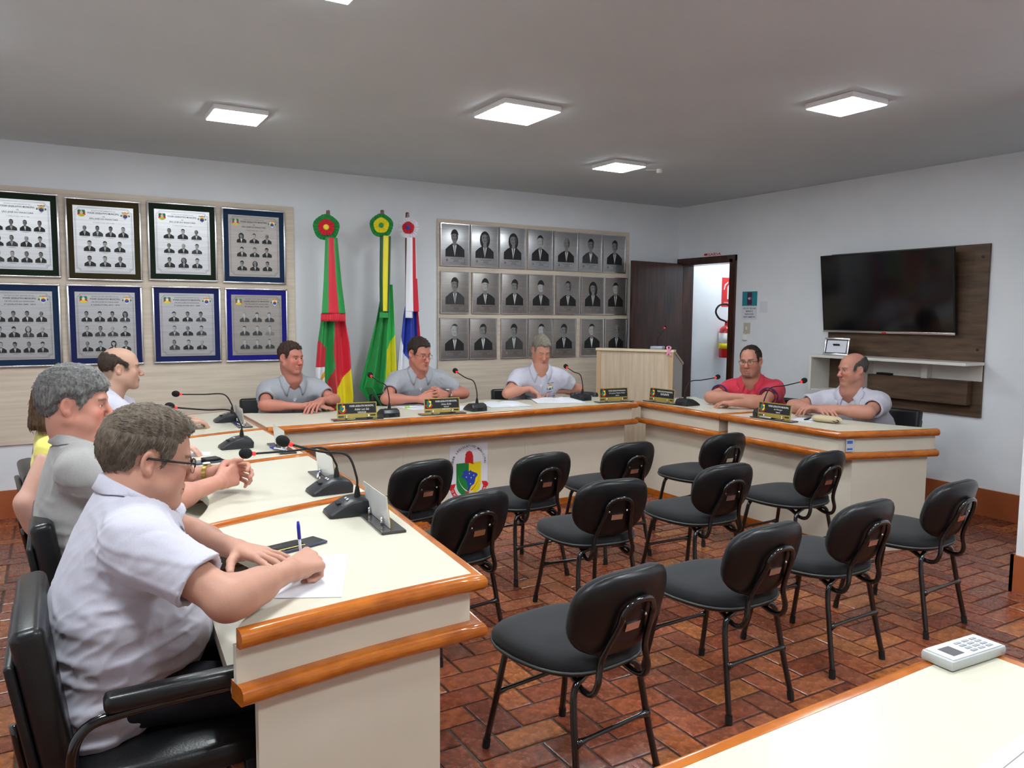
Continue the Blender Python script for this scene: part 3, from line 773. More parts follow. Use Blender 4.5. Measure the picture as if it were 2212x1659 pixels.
def cloth(t, name, rows_, colf, nfold, amp, y0, ns=120, nt=170, parent=None, seed=1, mats=None):
    """hanging cloth between left and right edges given by (z, xl, xr) rows; folds run down"""
    r = random.Random(seed); ph = [r.uniform(0, 6.28) for _ in range(4)]
    v = []; f = []; mi = []
    zs = [q[0] for q in rows_]
    for i in range(nt+1):
        z = zs[0] + (zs[-1]-zs[0])*i/nt
        k = 0
        while k < len(rows_)-2 and z < rows_[k+1][0]: k += 1
        a, b = rows_[k], rows_[k+1]; q = (z-a[0])/(b[0]-a[0]) if abs(b[0]-a[0]) > 1e-9 else 0
        xl = a[1]+(b[1]-a[1])*q; xr = a[2]+(b[2]-a[2])*q
        for j in range(ns+1):
            s = j/ns
            ss = s + 0.03*math.sin(7*s+ph[0]+2.0*z)
            w = xr-xl
            y = y0 + amp*min(1, 0.35+w*2.6)*(math.sin(2*PI*nfold*ss+ph[1]) + 0.45*math.sin(2*PI*nfold*1.9*ss+ph[2]+z*1.5)) - 0.03*math.sin(PI*s)
            v.append((xl+w*s, y, z))
    mb = MB(); n = ns+1
    for i in range(nt):
        z = zs[0] + (zs[-1]-zs[0])*(i+0.5)/nt
        for j in range(ns):
            f.append((i*n+j, i*n+j+1, (i+1)*n+j+1, (i+1)*n+j)); mi.append(colf((j+0.5)/ns, z))
    mb.v = v; mb.f = f; mb.m = mi
    o = mb.build(name, mats or FM, t, True)
    md = o.modifiers.new('thickness', 'SOLIDIFY'); md.thickness = 0.0025
    return o
def flag_stand(label, x, y, ztop, lean=0.0):
    t = thing('flag', label, 'flag', (x, y, 0), group='flags on poles')
    MB().tube([(0, 0, 0.0), (lean*0.6, 0, ztop-0.22)], 0.017, 10).build('pole', M_POLE, t, True)
    MB().lathe([(0.0, 0.0), (0.019, 0.0), (0.021, 0.01), (0.015, 0.16), (0.0, 0.165)], 12, 0, Matrix.Translation((lean, 0, ztop-0.165))).build('finial', M_POLE, t, True, angle=40)
    MB().lathe([(0.0,0.0),(0.16,0.0),(0.16,0.02),(0.05,0.035),(0.028,0.10),(0.022,0.10),(0.0,0.10)], 24).build('base', M_POLE, t, True, angle=40)
    return t
# state flag: green, red, yellow
t = flag_stand('flag of green, red and yellow satin with green-red rosette', -4.10, -0.28, 2.345, 0.01)
rosette(t, -0.03, -0.075, 2.195, 0.105, 0.066, 0.024, 0, 1, 2, -0.35)
def c1(s, z):
    d = (1.46-z)
    if z < 0.86 + 0.42*(s-0.55) and s > 0.45: return 2
    if s < 0.26 and z < 1.28 - 0.25*s:
        if z > 1.06: return 1
        if z > 0.79:
            if abs(z-0.945-0.35*(s-0.1)) < 0.022 or abs(z-0.875) < 0.008 or abs(z-0.845) < 0.006: return 7
            return 3
        return 6
    if s < 0.50 + 0.05*math.sin(z*9): return 0 if z > 1.06-0.9*(0.5-s) else (1 if s > 0.34 else 0)
    return 1
cloth(t, 'flag_cloth', [(1.60, -0.02, 0.09), (1.47, -0.07, 0.12), (1.25, -0.105, 0.155), (1.0, -0.13, 0.17), (0.80, -0.125, 0.185), (0.62, -0.05, 0.165)], c1, 2.3, 0.034, -0.03, seed=3)
cloth(t, 'ribbon', [(2.11, -0.055, 0.045), (1.75, -0.075, 0.075), (1.50, -0.095, 0.105)], lambda s, z: 1 if 0.20+0.08*(2.11-z) < s < 0.62+0.12*(2.11-z) else 0, 1.0, 0.006, -0.125, 90, 60, seed=5)
cloth(t, 'fringe', [(1.50, -0.096, 0.108), (1.435, -0.10, 0.11)], lambda s, z: 1, 12.0, 0.004, -0.118, 80, 4, seed=6)
# national flag: green and yellow
t = flag_stand('flag of shining green satin with a yellow field, middle of the three flags', -3.635, -0.28, 2.382, 0.015)
rosette(t, -0.022, -0.075, 2.24, 0.098, 0.064, 0.022, 0, 2, 0, -0.45)
def c2(s, z):
    if s > 0.70 and z < 1.24 + 0.5*(s-0.8) and z > 0.80: return 2
    if s > 0.62: return 5
    return 0
cloth(t, 'flag_cloth', [(1.75, 0.0, 0.085), (1.47, -0.055, 0.095), (1.2, -0.125, 0.105), (0.95, -0.19, 0.115), (0.87, -0.215, 0.115), (0.74, -0.12, 0.11), (0.60, -0.02, 0.10)], c2, 3.0, 0.034, -0.03, seed=8)
cloth(t, 'ribbon', [(2.15, -0.055, 0.045), (1.80, -0.062, 0.035), (1.52, -0.06, 0.022)], lambda s, z: 2 if 0.22 < s < 0.66 else 6, 0.8, 0.006, -0.125, 90, 60, seed=9)
MB().rbox(-0.062, 0.012, -0.135, -0.11, 1.465, 1.512, 0.004).build('ribbon_band', F_GRN, t)
# town flag: white, red, blue
t = flag_stand('flag of blue, white and red satin with a white rosette, nearest the portrait board', -3.40, -0.28, 2.378, 0.01)
rosette(t, -0.012, -0.075, 2.235, 0.088, 0.052, 0.020, 3, 1, 4, -0.55)
def c3(s, z):
    if z < 1.18 - 0.55*s + 0.12: return 3
    if s > 0.80: return 1
    return 4
cloth(t, 'flag_cloth', [(1.85, 0.03, 0.07), (1.49, -0.05, 0.10), (1.2, -0.09, 0.13), (0.95, -0.12, 0.14), (0.62, -0.13, 0.13)], c3, 2.4, 0.032, -0.03, seed=12)
cloth(t, 'ribbon', [(2.15, -0.05, 0.035), (1.80, -0.06, 0.045), (1.52, -0.065, 0.06)], lambda s, z: 3 if s < 0.5 or (s > 0.86 and z > 1.8) else 1, 0.9, 0.006, -0.125, 90, 60, seed=13)
cloth(t, 'fringe', [(1.52, -0.066, 0.0), (1.465, -0.067, 0.0)], lambda s, z: 3, 9.0, 0.004, -0.128, 60, 4, seed=14)

# ================================================================== LECTERN
LA, LBp = Vector((-1.46,-0.46)), Vector((-1.045,-1.105))
dv = LBp-LA; LW = dv.length; ang = math.atan2(dv.y, dv.x)
t = thing('lectern', 'pale oak lectern standing in the far corner before the dark door', 'lectern', (LA.x, LA.y, 0), ang)
MB().rbox(0.0, LW, 0.0, 0.022, 0.02, 1.155, 0.002).build('front_panel', M_BOARDV, t)
for x0 in (0.0, LW-0.045): MB().rbox(x0, x0+0.045, -0.012, -0.0005, 0.02, 1.155, 0.002).build('upright_strip', mat('oak_strip', srgb(214,184,148), 0.5, col2=srgb(200,168,132), nscale=(20,20,2)), t)
for x0 in (0.0, LW-0.02):
    pr = [(0.023, 0.02), (0.34, 0.02), (0.34, 1.02), (0.023, 1.153)]
    mb = MB(); mb.loft([[(x0, y, z) for y, z in pr], [(x0+0.02, y, z) for y, z in pr]], True, True, True); mb.build('side_panel', mat('grey_oak', srgb(196,190,184), 0.5), t)
mb = MB(); M = frame((0, 0.0, 1.158), (1,0,0), (0, 0.34, -0.135))
mb.rbox(-0.01, LW+0.01, 0.05, 0.372, 0, 0.022, 0.003, 0, M); mb.build('reading_slope', M_BOARDV, t)
MB().rbox(-0.008, LW+0.008, -0.02, 0.06, 1.156, 1.18, 0.003).build('top_ledge', mat('oak_edge', srgb(234,214,180), 0.45), t)
MB().rbox(0.0, LW, -0.01, 0.34, 0.0, 0.02, 0.002).build('plinth', M_BOARDV, t)
# pink ribbon pinned to the lectern edge
t = thing('ribbon', 'small pink awareness ribbon pinned on the lectern corner', 'ribbon', (LA.x+dv.normalized().x*(LW-0.04), LA.y+dv.normalized().y*(LW-0.04), 1.165), ang)
pk = mat('pink_ribbon', srgb(242,150,190), 0.4, sheen=0.3)
path = smooth_path([(-0.022,-0.026,-0.036), (0.0,-0.027,0.006), (0.017,-0.027,0.036), (0.0,-0.027,0.052), (-0.017,-0.027,0.036), (0.0,-0.030,0.006), (0.022,-0.029,-0.036)], 5)
mb = MB(); vv = []
for k, p in enumerate(path):
    vv.append([(p[0]-0.009, p[1], p[2]), (p[0]+0.009, p[1], p[2]), (p[0]+0.009, p[1]-0.002, p[2]), (p[0]-0.009, p[1]-0.002, p[2])])
mb.loft(vv, True, True, True).build('loop', pk, t, True, angle=40)

# ================================================================== TELEVISION WALL
M_RUST = mat('rustic_board', srgb(108,84,62), 0.5, col2=srgb(64,48,38), nscale=(3,3,22), ndetail=7, nfac=(0.28,0.7), bump=0.1, bscale=(4,20,90))
t = thing('tv_panel', 'rustic brown wall unit behind the television with white shelf', 'wall unit', (0, 0, 0))
MB().rbox(-0.024, -0.002, -3.388, -2.012, 0.745, 2.058, 0.002).build('back_board', M_RUST, t)
sw = mat('white_shelf_board', srgb(226,222,214), 0.4)
mb = MB().rbox(-0.28, -0.0245, -3.40, -2.02, 1.145, 1.168, 0.002); mb.build('shelf', sw, t)
MB().rbox(-0.28, -0.0245, -2.045, -2.02, 0.85, 1.1445, 0.002).build('shelf_side', sw, t)
MB().rbox(-0.20, -0.0245, -2.48, -2.46, 0.865, 1.1445, 0.002).build('shelf_divider', sw, t)
MB().rbox(-0.27, -0.0245, -2.46, -2.045, 0.85, 0.865, 0.002).build('shelf_bottom', sw, t)
MB().rbox(-0.10, -0.0245, -3.00, -2.95, 1.02, 1.1445, 0.002).build('shelf_divider', sw, t)
MB().rbox(-0.030, -0.0245, -3.388, -2.48, 1.02, 1.1445, 0.001).build('niche_back', sw, t)
MB().rbox(-0.10, -0.0245, -3.32, -2.46, 0.835, 1.02, 0.002).build('lower_board', M_RUST, t)
for yy, zz in ((-2.06, 1.99), (-3.34, 1.96), (-3.34, 1.26)):
    MB().tube([(-0.0245, yy, zz), (-0.028, yy, zz)], 0.011, 12).build('screw_cap', mat('screw_cap_brown', srgb(40,32,28), 0.5), t)
rm = thing('remote_control', 'black remote control lying in the white shelf niche', 'remote', (-0.075, -2.62, 1.0205), math.radians(78))
MB().rbox(-0.075, 0.075, -0.02, 0.02, 0.0, 0.018, 0.005).build('body', M_BPL, rm, True, angle=40)
for k in range(4): MB().rbox(-0.05+0.025*k, -0.04+0.025*k, -0.008, 0.008, 0.018, 0.020, 0.001).build('button', M_RUB, rm)
# television, tilted down
TYA, TYB, TZ0, TZ1 = -1.995, -3.19, 1.372, 2.02
tv = thing('television', 'large black television tilted forward on the rustic wall unit', 'television', (-0.058, (TYA+TYB)/2, TZ0), 0)
tilt = math.radians(-7.5); RM = Matrix.Rotation(tilt, 4, 'Y')
tw = (TYA-TYB)/2; th = 0.675
M_TVB = mat('tv_black_bezel', srgb(12,12,14), 0.3); M_SCR = mat('tv_screen_glass', srgb(6,6,8), 0.13, spec=0.5, coat=0.3)
MB().rbox(-0.010, 0.018, -tw, tw, 0.0, th, 0.003, 0, RM).build('bezel', M_TVB, tv)
MB().box(-0.0108, -0.0100, -tw+0.012, tw-0.012, 0.022, th-0.012, 0, RM).build('screen', M_SCR, tv)
MB().rbox(-0.014, -0.0102, -tw, tw, -0.004, 0.013, 0.001, 0, RM).build('silver_strip', M_ALU, tv)
MB().rbox(-0.016, -0.0142, -0.02, 0.02, -0.006, 0.006, 0.0008, 0, RM).build('red_badge', M_PRED, tv)
MB().rbox(0.0182, 0.03, -tw*0.6, tw*0.6, 0.08, th*0.55, 0.005, 0, RM).build('rear_housing', M_TVB, tv)
mb = MB(); mb.box(0.018, 0.033, -0.15, 0.15, 0.20, 0.30); mb.build('wall_bracket', M_TVB, tv)
# framed certificate on the shelf
t = thing('photo_frame', 'small silver frame with a printed card leaning on the white shelf', 'picture frame', (-0.205, -2.232, 1.168), math.radians(-90+10))
RM = Matrix.Rotation(math.radians(-14), 4, 'X')
fm = MB(); w2, hh = 0.112, 0.155
for bx in ((-w2, w2, 0, 0.016), (-w2, w2, hh-0.016, hh), (-w2, -w2+0.016, 0.016, hh-0.016), (w2-0.016, w2, 0.016, hh-0.016)): fm.rbox(bx[0], bx[1], -0.010, 0.004, bx[2], bx[3], 0.003, 0, RM)
fm.build('frame', M_ALU, t, True, angle=40)
MB().box(-w2+0.014, w2-0.014, -0.003, 0.003, 0.014, hh-0.014, 0, RM).build('mount', mat('mount_dark', srgb(50,58,66), 0.5), t)
cd = MB(); cd.box(-w2+0.024, w2-0.024, -0.004, -0.0031, 0.024, hh-0.024, 0, RM); cd.build('card', M_PAPER, t)
tx = MB()
for k, (s, ww) in enumerate((('ESTE AMBIENTE ESTÁ SENDO', 0.12), ('FILMADO E AS IMAGENS SÃO', 0.12), ('SIGILO', 0.03))): add_text(tx, s, RM @ frame((0, -0.0045, hh/2+0.014-k*0.014), (1,0,0), (0,0,1)), ww, 0.0045)
tx.build('lettering', M_PLT, t)
mb = MB(); mb.add([(-0.03, 0.004, 0.10), (0.03, 0.004, 0.10), (0.03, 0.075, 0.0), (-0.03, 0.075, 0.0), (-0.03, 0.008, 0.10), (0.03, 0.008, 0.10), (0.03, 0.079, 0.0), (-0.03, 0.079, 0.0)], [(0,1,2,3),(4,7,6,5),(0,3,7,4),(1,5,6,2),(0,4,5,1),(3,2,6,7)]); mb.build('stand', M_TVB, t)

# ================================================================== SIGNS BY THE DOOR
t = thing('exit_sign', 'red lettering SAÍDA above the door frame', 'sign', (-0.001, -0.515, 2.157))
mb = MB(); M = RIGHTW(0, 0, 0)
add_text(mb, 'SAÍDA', M @ Matrix.Translation((0.035, 0.0, 0.0008)), 0.185, 0.034, 0, 0.02); mb.build('lettering', M_PRED, t)
mb = MB(); flat(mb, [(-0.125, 0.0), (-0.10, 0.017), (-0.10, 0.010), (-0.068, 0.012), (-0.068, -0.012), (-0.10, -0.010), (-0.10, -0.017)], M, 0, 0.0008); mb.build('arrow', M_PRED, t)
t = thing('phone_notice', 'notice with a teal picture of a phone asking for silent mode', 'poster', (-0.0012, -1.053, 1.608))
MB().box(-0.0008, 0.0008, -0.10, 0.10, -0.143, 0.143).build('sheet', M_PAPER, t)
mb = MB(); M = RIGHTW(0, 0, -0.0012)
line_rect(mb, M, -0.095, 0.10, -0.002, 0.143, 0, 0.0002); mb.build('picture_field', mat('print_teal', srgb(40,140,150), 0.5), t)
mb = MB(); flat(mb, [(-0.03,0.008),(0.034,0.008),(0.034,0.134),(-0.03,0.134)], M, 0, 0.0005); mb.build('phone_picture', mat('print_plum', srgb(74,44,78), 0.5), t)
mb = MB(); flat(mb, [(-0.018,0.066),(-0.008,0.066),(0.004,0.055),(0.004,0.09),(-0.008,0.079),(-0.018,0.079)], M, 0, 0.0008)
for q in (0.010, 0.018): mb.tube([tuple(M @ Vector((q*0.8+0.002+0.004*math.cos(a), 0.0725+q*0.9*math.sin(a), 0.001))) for a in (-0.9,-0.45,0,0.45,0.9)], 0.0012, 4)
mb.build('speaker_symbol', M_PWH, t)
mb = MB()
for k, (s, ww) in enumerate((('USO DO CELULAR', 0.165), ('EM MODO', 0.09), ('SILENCIOSO', 0.115), ('NESTE AMBIENTE', 0.15))): add_text(mb, s, M @ Matrix.Translation((0.003, -0.027-k*0.029, 0.0004)), ww, 0.016, 0, 0.015)
mb.build('lettering', M_PDK, t)
o = MB().box(-0.0016, -0.0004, -0.05, 0.05, -0.055, 0.055).build('paper_slip', M_PAPER, None, loc=(0, -1.235, 1.593)); tag(o, 'small blank paper slip beside the phone notice', 'paper slip')
t = thing('light_switch', 'beige wall switch below the phone notice', 'switch', (0, -1.033, 1.381))
MB().rbox(-0.010, -0.0005, -0.041, 0.041, -0.055, 0.055, 0.003).build('plate', M_BEIGEPL, t, True, angle=40)
MB().rbox(-0.015, -0.010, -0.007, 0.007, -0.016, 0.016, 0.002).build('rocker', M_WHITEPL, t)
t = thing('door_stop_box', 'small white plastic fitting under the wall switch', 'fitting', (0, -1.012, 1.288))
MB().rbox(-0.022, -0.0005, -0.026, 0.026, -0.03, 0.03, 0.004).build('body', M_WHITEPL, t, True, angle=40)
MB().tube([(-0.012, 0.0, 0.03), (-0.012, -0.006, 0.045)], 0.004, 6).build('tab', M_WHITEPL, t)

# ================================================================== FIRE EXTINGUISHER
EX, EYc, EZ = 0.665, -0.105, 1.02
t = thing('fire_extinguisher', 'red fire extinguisher with black hose on the corridor wall', 'extinguisher', (EX, EYc, EZ), PI/2)
M_RED = mat('extinguisher_red', srgb(200,24,28), 0.25, coat=0.5)
MB().lathe([(0.0,0.0),(0.07,0.0),(0.078,0.012),(0.078,0.30),(0.070,0.335),(0.045,0.36),(0.022,0.372),(0.018,0.40),(0.0,0.40)], 28).build('cylinder', M_RED, t, True, angle=40)
MB().lathe([(0.0795,0.13),(0.0795,0.285)], 28).build('label_band', M_PWH, t, True)
MB().lathe([(0.0800,0.105),(0.0800,0.165)], 28).build('label_yellow', M_PYEL, t, True)
mb = MB()
for a, mi_ in ((PI+0.55, M_PRED), (PI+0.05, M_PBLU)):
    m2 = MB(); m2.loft([[(0.0803*math.cos(a+k*0.1), 0.0803*math.sin(a+k*0.1), z) for k in range(5)] for z in (0.19, 0.235)], False, False, False); m2.build('label_mark', mi_, t)
mb = MB(); mb.tube([(0,0,0.40),(0,0,0.425)], 0.016, 10); mb.tube([(0,0,0.415),(-0.012,-0.10,0.47)], 0.010, 8); mb.tube([(0,0,0.405),(-0.012,-0.11,0.43)], 0.008, 8); mb.build('valve_handle', M_RED, t, True)
hose = smooth_path([(-0.02, 0.02, 0.41), (-0.05, 0.08, 0.425), (-0.07, 0.19, 0.455), (-0.075, 0.25, 0.53), (-0.075, 0.20, 0.60), (-0.075, 0.08, 0.615), (-0.075, -0.01, 0.57), (-0.07, -0.04, 0.53)], 6)
MB().tube(hose, 0.011, 8).build('hose', M_RUB, t, True)
MB().box(0.079, 0.10, -0.03, 0.03, 0.20, 0.30).build('wall_hook', M_CHROME, t)
t = thing('extinguisher_sign', 'red sign with a white extinguisher symbol on the corridor wall', 'sign', (0.80, -0.0005, 1.78), PI/2)
MB().box(-0.002, 0.0, -0.12, 0.12, -0.17, 0.17).build('plate', M_PRED, t)
mb = MB(); M = RIGHTW(0, 0, -0.0022); flat(mb, [(-0.03,-0.08),(0.03,-0.08),(0.03,0.06),(0.0,0.10),(-0.03,0.06)], M, 0, 0.0003); flat(mb, [(-0.09,0.03),(-0.075,0.09),(-0.02,0.125),(-0.02,0.11),(-0.06,0.08),(-0.075,0.03)], M, 0, 0.0003)
for k, s in enumerate(('EXTINTOR',)): add_text(mb, s, M @ Matrix.Translation((0, -0.13, 0.0003)), 0.16, 0.03, 0, 0.01)
mb.build('symbol', M_PWH, t)
# ================================================================== DESK TOP THINGS
M_GOLD = mat('gold_acrylic', srgb(196,176,96), 0.25, 0.6)
M_ACRB = mat('grey_acrylic_back', srgb(206,208,210), 0.18, coat=0.3)
M_SMOKE = mat('smoked_acrylic', srgb(58,54,54), 0.12, coat=0.4)
M_MIC = mat('microphone_plastic', srgb(34,36,40), 0.35)
M_FOAM = mat('foam_windscreen', srgb(20,20,22), 0.95, bump=0.6, bscale=(900,900,900))
M_RING = mat('lit_red_ring', srgb(255,40,40), 0.4, emit=srgb(255,30,30), estr=1.0)
def emblem_flat(mb, M, s, full=False):
    """shield with green and yellow halves, map, red cap and red ribbon. s = shield width"""
    f2 = lambda pts, mi, l: flat(mb, [(x*s, y*s) for x, y in pts], M, mi, l)
    arcp = [(0.5*math.cos(a), -0.10+0.52*math.sin(a)) for a in [PI+PI*k/14 for k in range(15)]]
    L_ = [(0.0, 0.62), (-0.5, 0.62), (-0.5, -0.10)] + arcp[1:8]; R_ = [(0.0, 0.62)] + [(0.0, -0.62)] + arcp[8:] + [(0.5, 0.62)]
    f2(L_, 6, 0.0006); f2(R_, 7, 0.0006)
    mp = [(-0.30,0.16),(-0.22,0.22),(-0.23,0.30),(-0.14,0.36),(-0.07,0.37),(-0.05,0.30),(0.04,0.31),(0.06,0.36),(0.10,0.30),(0.20,0.26),(0.33,0.20),(0.36,0.14),(0.27,0.03),(0.25,-0.08),(0.21,-0.18),(0.10,-0.24),(0.05,-0.33),(-0.01,-0.45),(-0.07,-0.40),(-0.02,-0.27),(-0.07,-0.14),(-0.10,-0.03),(-0.17,0.06),(-0.27,0.10)]
    f2(mp, 8, 0.0010)
    for a, b in ((0.02,0.22),(0.20,0.14),(-0.10,0.10),(0.09,0.06),(0.07,-0.16)): f2(ell(a, b, 0.02, 0.024, 8), 4, 0.0014)
    cap = [(-0.16,0.62),(-0.15,0.80),(-0.13,0.86),(-0.14,0.93),(-0.08,1.02),(0.02,1.05),(0.12,1.0),(0.17,0.86),(0.18,0.60),(0.20,0.54),(0.10,0.57),(0.04,0.60)]
    f2(cap, 5, 0.0010)
    rib = [(0.60*math.cos(a), -0.12+0.62*math.sin(a)) for a in [PI+0.25+(PI-0.5)*k/14 for k in range(15)]]
    rib2 = [(0.76*math.cos(a), -0.12+0.78*math.sin(a)) for a in [PI+0.25+(PI-0.5)*k/14 for k in range(15)]]
    for i in range(14): f2([rib[i], rib[i+1], rib2[i+1], rib2[i]], 5, 0.0012)
    for sx in (-1, 1): f2([(sx*0.58,-0.26),(sx*0.52,-0.10),(sx*0.72,-0.12),(sx*0.80,-0.22),(sx*0.76,-0.32)], 5, 0.0012)
    if full:
        def sabre(cx, sgn, mi, wd):
            P = [(cx + sgn*0.80*math.cos(a), 0.26+0.80*math.sin(a)) for a in [-0.10-1.1*k/12 for k in range(13)]]
            out = []
            for i, (x, y) in enumerate(P):
                t_ = 0.006 + wd*i/12; out.append((x, y, t_))
            for i in range(12): f2([(out[i][0], out[i][1]-out[i][2]), (out[i+1][0], out[i+1][1]-out[i+1][2]), (out[i+1][0], out[i+1][1]+out[i+1][2]), (out[i][0], out[i][1]+out[i][2])], mi, 0.0015)
        sabre(0.36, -1, 4, 0.016); sabre(-0.36, 1, 5, 0.016)
        f2([(0.02,-0.40),(0.18,-0.42),(0.18,-0.47),(0.02,-0.45)], 4, 0.0016); f2([(-0.16,-0.47),(-0.02,-0.42),(0.0,-0.38),(-0.15,-0.43)], 5, 0.0017)
        def arc_text(s_, r_, cy, a0, a1, hgt, mi, lift, inward=False):
            for i, ch in enumerate(s_):
                if ch == ' ': continue
                a = a0+(a1-a0)*i/(len(s_)-1)
                p = (r_*math.cos(a)*s, (cy+r_*math.sin(a))*s)
                ro = a-PI/2 if not inward else a+PI/2
                add_text(mb, ch, M @ Matrix.Translation((p[0], p[1], lift)) @ Matrix.Rotation(ro, 4, 'Z'), None, hgt*s, mi, 0.02)
        arc_text('PODER LEGISLATIVO MUNICIPAL', 0.665, 0.56, PI*1.0, 0.0, 0.080, 0, 0.0014)
        arc_text('O PODER UNIDO É MAIS FORTE', 0.69, -0.12, PI+0.36, 2*PI-0.36, 0.085, 4, 0.0018, True)
# coat of arms poster on the middle back desk
t = thing('coat_of_arms_poster', 'white poster with the green and yellow shield on the middle back desk', 'poster', (-3.476, -1.6135, 0.0))
M0 = frame((0, -0.0005, 0.335), (1,0,0), (0,0,1))
MB().box(-0.158, 0.158, -0.001, 0.0, 0.115, 0.553).build('sheet', M_PAPER, t)
mb = MB(); emblem_flat(mb, frame((0.0, -0.0012, 0.288), (1,0,0), (0,0,1)), 0.205, True); mb.build('print', PM, t)

def nameplate(x, y, rz, lines, label, blank=False, group='desk name plates', pens=0, parts=None):
    t = thing('name_plate', label, 'name plate', (x, y, TZ), rz, group)
    MB().rbox(-0.17, 0.17, -0.042, 0.042, 0.0003, 0.008, 0.002).build('base', M_SMOKE, t)
    tl = Matrix.Rotation(math.radians(-6), 4, 'X')
    w, h = 0.27, 0.106
    MB().box(-w/2, w/2, -0.0012, 0.0012, 0.010, 0.010+h, 0, tl).build('plate', M_GOLD, t)
    MB().box(-w/2, w/2, 0.0014, 0.0034, 0.010, 0.010+h, 0, tl).build('acrylic_back', M_ACRB, t)
    mb = MB(); Mf = tl @ frame((0, -0.0014, 0.010), (1,0,0), (0,0,1))
    line_rect(mb, Mf, -w/2+0.006, w/2-0.006, 0.032, h-0.006, 0, 0.0003)
    line_rect(mb, Mf, -w/2+0.006, -w/2+0.045, 0.008, 0.019, 1, 0.0003); line_rect(mb, Mf, w/2-0.045, w/2-0.010, 0.012, 0.022, 0, 0.0003)
    emblem_flat(mb, Mf @ Matrix.Translation((-w/2+0.036, 0.066, 0.0004)), 0.034)
    z = h-0.018
    for s_, ww, hh, sh in lines:
        add_text(mb, s_, Mf @ Matrix.Translation((0.032, z-hh/2, 0.0006)), ww, hh, 4, 0.015 if not sh else 0.0, sh); z -= hh+0.008
    mb.build('print', PM, t)
    for sx in (-1, 1):
        mb = MB(); mb.tube([(sx*0.075, -0.010, 0.006), (sx*0.075, -0.010, 0.026)], 0.005, 10); mb.sphere((sx*0.075, -0.010, 0.028), 0.006, 10, 6)
        mb.tube([(sx*0.075, 0.012, 0.006), (sx*0.075, 0.012, 0.026)], 0.005, 10); mb.sphere((sx*0.075, 0.012, 0.028), 0.006, 10, 6)
        mb.build('clip', M_CHROME, t, True)
    return t
HD = ('PODER LEGISLATIVO MUNICIPAL', 0.165, 0.012, 0.0)
nameplate(-4.33, -1.635, math.radians(-5), [HD, ('Adelar Luis Sela', 0.10, 0.016, 0.35), ('VEREADOR', 0.06, 0.011, 0.0)], 'black and gold name plate at the left end of the back desks')
nameplate(-3.70, -1.635, math.radians(-4), [HD, ('Irineu Kolln', 0.075, 0.014, 0.35), ('VEREADOR', 0.04, 0.008, 0.0), ('PRESIDENTE', 0.06, 0.008, 0.0)], 'black and gold name plate above the coat of arms poster')
nameplate(-2.11, -1.575, math.radians(-6), [HD, ('Erica Jeane Mathes Weber', 0.155, 0.013, 0.3), ('VEREADOR', 0.035, 0.008, 0.0)], 'black and gold name plate at the right end of the back desks')
nameplate(-1.80, -1.80, math.radians(-84), [HD, ('SUPLENTE', 0.09, 0.016, 0.0)], 'black and gold name plate before the lectern, on the right row')
nameplate(-1.80, -2.955, math.radians(-87), [HD, ('Ita Wenzger', 0.07, 0.014, 0.35), ('VEREADOR', 0.035, 0.008, 0.0)], 'black and gold name plate before the man in the red shirt')
nameplate(-5.06, -1.52, math.radians(88), [HD], 'pale back of the name plate farthest along the left row')
nameplate(-5.06, -2.535, math.radians(88), [HD], 'pale back of the name plate on the second left desk, pen beside it')
nameplate(-5.075, -3.38, math.radians(88), [HD], 'pale back of the name plate on the third left desk, behind crossing microphones')
nameplate(-5.125, -4.13, math.radians(86), [HD], 'pale back of the nearest name plate, largest in the picture')
def clear_stub(x, y, rz):
    t = thing('name_plate', 'small clear card holder at the far end of the left row', 'card holder', (x, y, TZ), rz)
    MB().box(-0.05, 0.05, -0.002, 0.002, 0.0, 0.08).build('card', M_ACRB, t); MB().rbox(-0.06, 0.06, -0.02, 0.02, 0.0, 0.004, 0.001).build('base', M_ACRB, t)
clear_stub(-5.42, -1.03, math.radians(60))

